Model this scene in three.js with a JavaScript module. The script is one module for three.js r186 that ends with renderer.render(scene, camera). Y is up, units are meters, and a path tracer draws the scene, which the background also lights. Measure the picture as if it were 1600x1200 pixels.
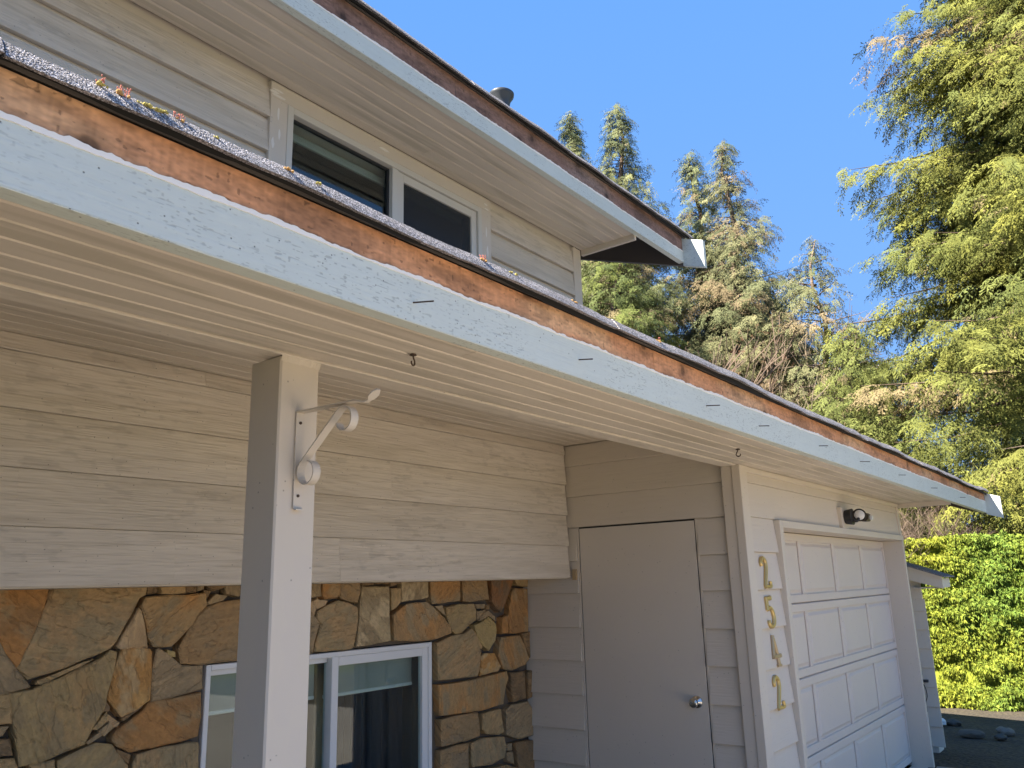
import * as THREE from 'three';
import { mergeGeometries } from 'three/addons/utils/BufferGeometryUtils.js';

// ---------- camera, sky, sun, exposure ----------
const scene = new THREE.Scene();
const camera = new THREE.PerspectiveCamera(50.69, 4 / 3, 0.05, 600);
camera.position.set(0, 1.65, 0);
{
  const yaw = 0.64957, pitch = 0.24309, roll = -0.02779;
  const f = new THREE.Vector3(Math.cos(pitch) * Math.cos(yaw), Math.sin(pitch), -Math.cos(pitch) * Math.sin(yaw));
  const r = new THREE.Vector3().crossVectors(f, new THREE.Vector3(0, 1, 0)).normalize();
  const u = new THREE.Vector3().crossVectors(r, f);
  const r2 = r.clone().multiplyScalar(Math.cos(roll)).addScaledVector(u, Math.sin(roll));
  const u2 = u.clone().multiplyScalar(Math.cos(roll)).addScaledVector(r, -Math.sin(roll));
  camera.quaternion.setFromRotationMatrix(new THREE.Matrix4().makeBasis(r2, u2, f.clone().negate()));
}
camera.updateMatrixWorld();
const SUN = new THREE.Vector3(-0.60, 0.745, -0.285).normalize();
{
  const W = 256, H = 128, d = new Float32Array(W * H * 4);
  for (let j = 0; j < H; j++) {
    const el = ((j + 0.5) / H - 0.5) * Math.PI, s = Math.max(0, Math.sin(el));
    const k = Math.pow(s, 0.55);
    const c = el < 0 ? [0.16, 0.17, 0.16] : [0.088 - 0.060 * k, 0.154 - 0.064 * k, 0.265 - 0.022 * k];
    for (let i = 0; i < W; i++) d.set([c[0], c[1], c[2], 1], (j * W + i) * 4);
  }
  const sky = new THREE.DataTexture(d, W, H, THREE.RGBAFormat, THREE.FloatType);
  sky.mapping = THREE.EquirectangularReflectionMapping;
  sky.magFilter = sky.minFilter = THREE.LinearFilter;
  sky.needsUpdate = true;
  scene.background = sky;
  scene.environment = sky;
}
const sun = new THREE.DirectionalLight(new THREE.Color().setRGB(1, 0.90, 0.76), 5.0);
sun.position.copy(SUN).multiplyScalar(60);
sun.castShadow = true;
sun.shadow.mapSize.set(4096, 4096);
Object.assign(sun.shadow.camera, { left: -30, right: 30, top: 30, bottom: -30, near: 1, far: 140 });
scene.add(sun, sun.target);
const renderer = new THREE.WebGLRenderer({ antialias: true });
renderer.toneMapping = THREE.LinearToneMapping;
renderer.toneMappingExposure = 4.2;
renderer.shadowMap.enabled = true;

// ---------- helpers ----------
function rng(seed) {
  let a = seed >>> 0;
  return () => { a = (a + 0x6d2b79f5) >>> 0; let t = Math.imul(a ^ (a >>> 15), 1 | a); t = (t + Math.imul(t ^ (t >>> 7), 61 | t)) ^ t; return ((t ^ (t >>> 14)) >>> 0) / 4294967296; };
}
const V = (x, y, z) => new THREE.Vector3(x, y, z);
const lerp = (a, b, t) => a + (b - a) * t, clamp = (v, a = 0, b = 1) => Math.min(b, Math.max(a, v));
const sstep = (a, b, v) => { const t = clamp((v - a) / (b - a)); return t * t * (3 - 2 * t); };
const HT = new Float32Array(65536); { const r = rng(99); for (let i = 0; i < 65536; i++) HT[i] = r(); }
const hash = (x, y, s) => HT[(Math.imul(x, 374761) + Math.imul(y, 668265) + Math.imul(s, 97531) & 0x7fffffff) % 65521];
function vn(x, y, px, py, s) {                      // periodic value noise
  const xi = Math.floor(x), yi = Math.floor(y); let fx = x - xi, fy = y - yi;
  fx = fx * fx * (3 - 2 * fx); fy = fy * fy * (3 - 2 * fy);
  const x0 = ((xi % px) + px) % px, x1 = (x0 + 1) % px, y0 = ((yi % py) + py) % py, y1 = (y0 + 1) % py;
  const a = hash(x0, y0, s), b = hash(x1, y0, s), c = hash(x0, y1, s), d = hash(x1, y1, s);
  return a + (b - a) * fx + (c - a + (a - b - c + d) * fx) * fy;
}
function fbm(u, v, px, py, oct, s) { let t = 0, a = 0.5, n = 0; for (let o = 0; o < oct; o++) { t += a * vn(u * px, v * py, px, py, s + o * 7); n += a; a *= 0.5; px *= 2; py *= 2; } return t / n; }
const enc = (l) => { l = clamp(l); return Math.round(255 * (l <= 0.0031308 ? 12.92 * l : 1.055 * Math.pow(l, 1 / 2.4) - 0.055)); };
function texPair(w, h, tw, th, fn) {               // fn(u,v) -> [r,g,b linear, height 0..1]
  const c = new Uint8Array(w * h * 4), b = new Uint8Array(w * h * 4);
  for (let j = 0; j < h; j++) for (let i = 0; i < w; i++) {
    const o = fn((i + 0.5) / w, (j + 0.5) / h), k = (j * w + i) * 4, e = Math.round(255 * clamp(o[3]));
    c[k] = enc(o[0]); c[k + 1] = enc(o[1]); c[k + 2] = enc(o[2]); c[k + 3] = 255;
    b[k] = b[k + 1] = b[k + 2] = e; b[k + 3] = 255;
  }
  const mk = (d, srgb) => { const t = new THREE.DataTexture(d, w, h, THREE.RGBAFormat); t.wrapS = t.wrapT = THREE.RepeatWrapping; t.magFilter = THREE.LinearFilter; t.minFilter = THREE.LinearMipmapLinearFilter; t.repeat.set(1 / tw, 1 / th); if (srgb) t.colorSpace = THREE.SRGBColorSpace; t.needsUpdate = true; return t; };
  return { map: mk(c, true), bump: mk(b, false) };
}
const lin = (r, g, b) => new THREE.Color().setRGB(r, g, b);
const std = (o) => new THREE.MeshStandardMaterial({ roughness: 0.8, metalness: 0, ...o });
const matT = (t, bump, o = {}) => std({ map: t.map, bumpMap: t.bump, bumpScale: bump, ...o });

// flat-shaded copy of a geometry, uv in metres along the grain axis
function finish(geo, grain = 'x', off = [0, 0], smooth = false) {
  let g = geo.index ? geo.toNonIndexed() : geo;
  if (!smooth) { g.deleteAttribute('normal'); g.computeVertexNormals(); }
  const p = g.attributes.position, n = p.count, uv = new Float32Array(n * 2), gi = 'xyz'.indexOf(grain);
  const a = V(), b = V(), c = V();
  for (let i = 0; i < n; i += 3) {
    a.fromBufferAttribute(p, i); b.fromBufferAttribute(p, i + 1); c.fromBufferAttribute(p, i + 2);
    const nn = b.clone().sub(a).cross(c.clone().sub(a)), w = [Math.abs(nn.x), Math.abs(nn.y), Math.abs(nn.z)];
    const d = w.indexOf(Math.max(...w));
    let ui, vi;
    if (d === gi) { ui = (d + 1) % 3; vi = (d + 2) % 3; } else { ui = gi; vi = 3 - d - gi; }
    for (const [k, q] of [[0, a], [1, b], [2, c]]) { uv[(i + k) * 2] = q.getComponent(ui) + off[0]; uv[(i + k) * 2 + 1] = q.getComponent(vi) + off[1]; }
  }
  g.setAttribute('uv', new THREE.BufferAttribute(uv, 2));
  return g;
}
const RO = rng(4242);
const roff = () => [RO() * 7, RO() * 7];
// polygon poly [[a,b],...] extruded along an axis: x -> (z,y), y -> (x,z), z -> (x,y)
function prism(axis, poly, t0, t1, grain, off) {
  const put = { x: (a, b, t) => [t, b, a], y: (a, b, t) => [a, t, b], z: (a, b, t) => [a, b, t] }[axis];
  const pos = [], n = poly.length;
  const tri = (...v) => v.forEach((q) => pos.push(...q));
  for (let i = 0; i < n; i++) { const p = poly[i], q = poly[(i + 1) % n], A = put(...p, t0), B = put(...q, t0), C = put(...q, t1), D = put(...p, t1); tri(A, B, C); tri(A, C, D); }
  const fs = THREE.ShapeUtils.triangulateShape(poly.map((p) => new THREE.Vector2(...p)), []);
  const ccw = !THREE.ShapeUtils.isClockWise(poly.map((p) => new THREE.Vector2(...p)));
  for (const [i, j, k] of fs) { const a = poly[i], b = poly[ccw ? j : k], c = poly[ccw ? k : j]; tri(put(...a, t0), put(...c, t0), put(...b, t0)); tri(put(...a, t1), put(...b, t1), put(...c, t1)); }
  return finish(outward(raw(pos)), grain || axis, off || roff());
}
function raw(pos) { const g = new THREE.BufferGeometry(); g.setAttribute('position', new THREE.BufferAttribute(new Float32Array(pos), 3)); return g; }
function outward(g) {
  const p = g.attributes.position.array; let v = 0, cx = p[0], cy = p[1], cz = p[2];
  for (let i = 0; i < p.length; i += 9) {
    const ax = p[i] - cx, ay = p[i + 1] - cy, az = p[i + 2] - cz, bx = p[i + 3] - cx, by = p[i + 4] - cy, bz = p[i + 5] - cz, dx = p[i + 6] - cx, dy = p[i + 7] - cy, dz = p[i + 8] - cz;
    v += ax * (by * dz - bz * dy) - ay * (bx * dz - bz * dx) + az * (bx * dy - by * dx);
  }
  if (v < 0) for (let i = 0; i < p.length; i += 9) for (let k = 0; k < 3; k++) { const t = p[i + 3 + k]; p[i + 3 + k] = p[i + 6 + k]; p[i + 6 + k] = t; }
  return g;
}
// box with chamfered long edges
function box(x0, x1, y0, y1, z0, z1, grain, ch = 0.002, off) {
  const L = { x: x1 - x0, y: y1 - y0, z: z1 - z0 };
  grain = grain || (L.x >= L.y && L.x >= L.z ? 'x' : L.y >= L.z ? 'y' : 'z');
  const r = (a0, a1, b0, b1) => { const c = Math.min(ch, (a1 - a0) / 3, (b1 - b0) / 3); return c <= 0 ? [[a0, b0], [a1, b0], [a1, b1], [a0, b1]] : [[a0 + c, b0], [a1 - c, b0], [a1, b0 + c], [a1, b1 - c], [a1 - c, b1], [a0 + c, b1], [a0, b1 - c], [a0, b0 + c]]; };
  if (grain === 'x') return prism('x', r(z0, z1, y0, y1), x0, x1, 'x', off);
  if (grain === 'y') return prism('y', r(x0, x1, z0, z1), y0, y1, 'y', off);
  return prism('z', r(x0, x1, y0, y1), z0, z1, 'z', off);
}
const taken = {};
const numbered = (n) => { const k = taken[n] = (taken[n] ?? -1) + 1; return k ? n + '_' + String(k).padStart(3, '0') : n; };
function mesh(name, geo, mat, parent) { const m = new THREE.Mesh(geo, mat); m.name = name; m.castShadow = m.receiveShadow = true; if (parent) parent.add(m); return m; }
function top(o, name, label, category, group, kind) { o.name = numbered(name); if (label) o.userData.label = label; if (category) o.userData.category = category; if (group) o.userData.group = group; if (kind) o.userData.kind = kind; scene.add(o); return o; }
const topMesh = (name, geo, mat, label, category, group, kind) => top(mesh(name, geo, mat), name, label, category, group, kind);
const topGroup = (name, label, category, group) => top(new THREE.Group(), name, label, category, group);
function part(name, parent) { const g = new THREE.Group(); g.name = name; parent.add(g); return g; }
function bend(g, fn) { const p = g.attributes.position; const v = V(); for (let i = 0; i < p.count; i++) { v.fromBufferAttribute(p, i); fn(v); p.setXYZ(i, v.x, v.y, v.z); } g.computeVertexNormals(); return g; }
function tube(pts, r, seg = 6, n = 0) { return new THREE.TubeGeometry(new THREE.CatmullRomCurve3(pts), n || pts.length * 3, r, seg); }

// ---------- materials ----------
const grainH = (u, v, s, px, py) => {               // raised rough-sawn grain with cathedral arches
  const w = fbm(u, v, px, py, 2, s), w2 = fbm(u, v, px * 2, py * 3, 2, s + 31);
  const rings = 0.5 + 0.5 * Math.sin(v * py * 44 + w * 40 + w2 * 10);
  const fine = vn(u * px * 5, v * py * 48, px * 6, py * 48, s + 5), fine2 = vn(u * px * 12, v * py * 110, px * 12, py * 110, s + 6);
  const area = sstep(0.46, 0.60, fbm(u, v, px * 2, py * 2, 2, s + 11));
  return clamp(0.10 + rings * 0.26 * area + fine * 0.4 + fine2 * 0.38);
};
const PAINT = [0.62, 0.548, 0.455];
const sidingTex = texPair(1536, 768, 2.6, 1.3, (u, v) => {
  const h = grainH(u, v, 3, 3, 3), m = fbm(u, v, 5, 8, 4, 41), st = sstep(0.50, 0.72, fbm(u, v, 6, 34, 4, 57)), mil = sstep(0.55, 0.75, fbm(u, v, 40, 60, 3, 58)) * sstep(0.5, 0.65, fbm(u, v, 4, 5, 3, 59));
  const speck = hash(Math.floor(u * 700), Math.floor(v * 380), 5) > 0.9987 ? 0.45 : 1;
  const k = (0.95 + 0.06 * m + 0.20 * (h - 0.45)) * (1 - 0.10 * st) * (1 - 0.14 * mil) * speck;
  return [PAINT[0] * k, PAINT[1] * k * (1 - 0.01 * st), PAINT[2] * k * (1 - 0.03 * st), h];
});
const soffitTex = texPair(1024, 512, 3.1, 0.9, (u, v) => {
  const h = fbm(u, v, 8, 40, 3, 8), m = fbm(u, v, 4, 6, 4, 71), st = sstep(0.50, 0.72, fbm(u, v, 7, 26, 4, 83));
  const k = (0.92 + 0.12 * m + 0.10 * (h - 0.5)) * (1 - 0.15 * st);
  return [PAINT[0] * k, PAINT[1] * k, PAINT[2] * k * (1 - 0.03 * st), h];
});
const smoothTex = texPair(512, 512, 1.1, 1.1, (u, v) => {
  const h = fbm(u, v, 40, 40, 3, 18), m = fbm(u, v, 3, 3, 4, 19), sp = hash(Math.floor(u * 300), Math.floor(v * 300), 9) > 0.9992 ? 0.5 : 1;
  const k = (0.95 + 0.08 * m) * sp;
  return [PAINT[0] * k, PAINT[1] * k, PAINT[2] * k, h];
});
const blueTex = texPair(1536, 384, 2.3, 0.575, (u, v) => {
  const m = fbm(u, v, 5, 3, 4, 23), f = fbm(u, v, 90, 60, 3, 24), br = vn(u * 22, v * 150, 22, 150, 26), pud = fbm(u, v, 26, 12, 3, 30);
  const mask = 0.08 + 0.92 * sstep(0.46, 0.64, fbm(u, v, 6, 3, 3, 28)), fleck = sstep(0.80, 0.88, vn(u * 210, v * 170, 210, 170, 27)) * mask, scr = sstep(0.86, 0.93, vn(u * 90, v * 190, 90, 190, 25)) * mask;
  const dot = hash(Math.floor(u * 760), Math.floor(v * 190), 31) > 0.9987 ? 1 : 0, dk = Math.max(fleck * 0.3, scr * 0.38, dot * 0.75);
  const k = (0.93 + 0.07 * m + 0.06 * (f - 0.5) + 0.03 * (br - 0.5)) * (1 - dk);
  return [0.60 * k, 0.645 * k, 0.595 * k, 0.35 + 0.25 * f + 0.18 * br + 0.3 * (pud - 0.5) - 0.4 * dk];
});
const knots = []; { const r = rng(7); for (let i = 0; i < 9; i++) knots.push([r(), 0.15 + 0.7 * r(), 0.004 + 0.0065 * r(), r()]); }
const woodTex = texPair(2048, 192, 4.1, 0.32, (u, v) => {
  const saw = vn(u * 700, v * 6, 700, 6, 33), g1 = fbm(u, v, 60, 22, 4, 35), g2 = fbm(u, v, 9, 3, 4, 37), g3 = fbm(u, v, 260, 44, 2, 38), ln = vn(u * 30, v * 60, 30, 60, 36);
  let k = 0.92 + 0.42 * (g1 - 0.35) + 0.42 * (g2 - 0.3) + 0.20 * (saw - 0.5) + 0.62 * (g3 - 0.4) + 0.14 * (ln - 0.5), dk = 0;
  for (const [ku, kv, kr] of knots) { let du = Math.abs(u - ku); du = Math.min(du, 1 - du); const d = Math.hypot(du / kr, (v - kv) * 0.32 / 4.1 / kr) + 0.5 * (g1 - 0.5); dk = Math.max(dk, sstep(1.1, 0.5, d)); k *= 1 - 0.3 * sstep(2.6, 0.9, d); }
  const pit = vn(u * 330, v * 34, 330, 34, 39) > 0.90 ? 0.62 : 1;
  const rot = sstep(0.56, 0.72, fbm(u, v, 16, 4, 4, 45)), tan = sstep(0.5, 0.75, fbm(u, v, 7, 3, 3, 46));
  k *= (1 - 0.6 * dk) * pit * (1 - 0.36 * rot);
  return [lerp(0.50, 0.56, tan) * k, lerp(0.245, 0.33, tan) * k, lerp(0.125, 0.185, tan) * k, 0.4 + 0.25 * saw + 0.3 * g3 + 0.2 * g1 - 0.3 * dk - (pit < 1 ? 0.2 : 0)];
});
const granTex = texPair(512, 512, 0.62, 0.62, (u, v) => {
  const a = hash(Math.floor(u * 420), Math.floor(v * 420), 51), b = hash(Math.floor(u * 512), Math.floor(v * 512), 53), m = fbm(u, v, 5, 5, 3, 55);
  let k = a < 0.36 ? 0.045 : a < 0.70 ? 0.19 : 0.56; k *= 0.7 + 0.6 * b; k *= 0.8 + 0.4 * m;
  return [k * 1.03, k * 0.97, k * 0.98, a * 0.7 + b * 0.3];
});
const STONE = {
  o: [[0.30, 0.155, 0.06], [0.22, 0.125, 0.06], [0.24, 0.18, 0.12]], o2: [[0.42, 0.28, 0.13], [0.34, 0.19, 0.07], [0.36, 0.28, 0.19]],
  o3: [[0.33, 0.18, 0.075], [0.28, 0.20, 0.12], [0.19, 0.17, 0.135]], o4: [[0.29, 0.165, 0.075], [0.25, 0.175, 0.11], [0.22, 0.19, 0.15]],
  g: [[0.215, 0.185, 0.15], [0.17, 0.155, 0.135], [0.27, 0.225, 0.175]], g2: [[0.25, 0.215, 0.155], [0.21, 0.19, 0.15], [0.29, 0.22, 0.15]], g3: [[0.30, 0.27, 0.215], [0.20, 0.18, 0.145], [0.38, 0.34, 0.28]],
  t: [[0.28, 0.225, 0.15], [0.22, 0.185, 0.13], [0.33, 0.25, 0.165]], t2: [[0.25, 0.21, 0.135], [0.29, 0.21, 0.125], [0.20, 0.175, 0.13]],
  b: [[0.135, 0.095, 0.062], [0.17, 0.125, 0.085], [0.10, 0.08, 0.065]], b2: [[0.24, 0.165, 0.10], [0.21, 0.16, 0.11], [0.18, 0.15, 0.12]],
  p: [[0.40, 0.315, 0.235], [0.33, 0.25, 0.18], [0.36, 0.30, 0.25]], y: [[0.32, 0.275, 0.15], [0.27, 0.235, 0.14], [0.30, 0.27, 0.19]], r: [[0.17, 0.075, 0.035], [0.12, 0.075, 0.055], [0.09, 0.07, 0.065]],
};
const stoneMat = {};
{
  let s = 200;
  for (const k in STONE) {
    s += 13; const tan = [0.275, 0.192, 0.112], [A, B, C] = STONE[k].map((q) => q.map((v, i) => lerp(v, tan[i], 0.24))), ss = s;
    const t = texPair(384, 384, 0.55, 0.55, (u, v) => {
      const a = fbm(u, v, 3, 5, 4, ss), b = fbm(u, v, 6, 10, 4, ss + 1), st = fbm(u, v, 4, 44, 3, ss + 2), f = fbm(u, v, 40, 50, 3, ss + 3), ridge = 1 - Math.abs(2 * fbm(u, v, 4, 9, 4, ss + 4) - 1);
      const ma = sstep(0.36, 0.62, a), mb = sstep(0.45, 0.68, b), kk = (0.78 + 0.26 * st + 0.34 * (f - 0.35)) * (1 - 0.14 * sstep(0.93, 0.99, ridge));
      return [0, 1, 2].map((i) => lerp(lerp(A[i], B[i], ma), C[i], mb) * kk * [1.62, 1.40, 0.98][i]).concat([0.3 * st + 0.35 * f + 0.35 * a - 0.15 * sstep(0.93, 1, ridge)]);
    });
    stoneMat[k] = matT(t, 0.02, { roughness: 0.82 });
  }
}
const M = {
  siding: matT(sidingTex, 0.005, { roughness: 0.72 }),
  siding2: matT(sidingTex, 0.005, { roughness: 0.75, color: lin(0.95, 0.945, 0.93) }),
  siding3: std({ map: smoothTex.map, bumpMap: sidingTex.bump, bumpScale: 0.0016, roughness: 0.65 }),
  soffit: matT(soffitTex, 0.0008, { roughness: 0.7 }),
  soffit2: matT(soffitTex, 0.0008, { roughness: 0.75, color: lin(0.95, 0.94, 0.92) }),
  paint: matT(smoothTex, 0.0004, { roughness: 0.55 }),
  paintRough: matT(sidingTex, 0.0012, { roughness: 0.65 }),
  doorPaint: matT(smoothTex, 0.0003, { roughness: 0.5, color: lin(0.98, 0.985, 1.0) }),
  garage: matT(smoothTex, 0.0004, { roughness: 0.55, color: lin(1.04, 1.03, 1.08) }),
  blue: matT(blueTex, 0.0025, { roughness: 0.6 }),
  wood: matT(woodTex, 0.004, { roughness: 0.85 }),
  woodRed: matT(woodTex, 0.004, { roughness: 0.85, color: lin(0.42, 0.50, 0.74) }),
  gran: matT(granTex, 0.002, { roughness: 1 }),
  tarAndShade: std({ color: lin(0.012, 0.011, 0.011), roughness: 1 }),
  deck: std({ color: lin(0.10, 0.088, 0.08), roughness: 0.9 }),
  caulk: std({ color: lin(0.84, 0.81, 0.76), roughness: 0.8 }),
  mortar: std({ color: lin(0.12, 0.095, 0.07), roughness: 0.95 }),
  vinyl: std({ color: lin(0.78, 0.77, 0.75), roughness: 0.35 }),
  vinylBeige: std({ color: lin(0.60, 0.565, 0.49), roughness: 0.4 }),
  putty: std({ color: lin(0.74, 0.70, 0.64), roughness: 0.8 }),
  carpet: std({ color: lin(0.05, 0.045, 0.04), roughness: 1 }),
  cedar: std({ color: lin(0.34, 0.19, 0.10), roughness: 0.85 }),
  glass: new THREE.MeshPhysicalMaterial({ color: lin(0.86, 0.93, 0.92), transmission: 1, roughness: 0.02, thickness: 0, ior: 1.5 }),
  screen: std({ color: lin(0.03, 0.032, 0.035), roughness: 0.8, transparent: true, opacity: 0.55 }),
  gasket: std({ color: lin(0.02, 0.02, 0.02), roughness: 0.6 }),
  blind: std({ color: lin(0.34, 0.34, 0.31), roughness: 0.8 }),
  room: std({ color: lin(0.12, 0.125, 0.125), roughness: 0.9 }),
  navy: std({ color: lin(0.02, 0.026, 0.05), roughness: 0.8 }),
  oak: std({ color: lin(0.24, 0.16, 0.08), roughness: 0.6 }),
  chrome: std({ color: lin(0.62, 0.60, 0.57), roughness: 0.22, metalness: 1 }),
  brass: std({ color: lin(0.60, 0.43, 0.17), roughness: 0.42, metalness: 0.6 }),
  brassDull: std({ color: lin(0.50, 0.37, 0.22), roughness: 0.5, metalness: 0.6 }),
  black: std({ color: lin(0.022, 0.021, 0.02), roughness: 0.5 }),
  bronze: std({ color: lin(0.06, 0.042, 0.03), roughness: 0.45 }),
  lens: std({ color: lin(0.72, 0.69, 0.63), roughness: 0.25 }),
  rust: std({ color: lin(0.07, 0.045, 0.03), roughness: 0.8 }),
  galv: std({ color: lin(0.05, 0.058, 0.065), roughness: 0.45, metalness: 0.2 }),
  concrete: null, lawn: null,
};
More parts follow.
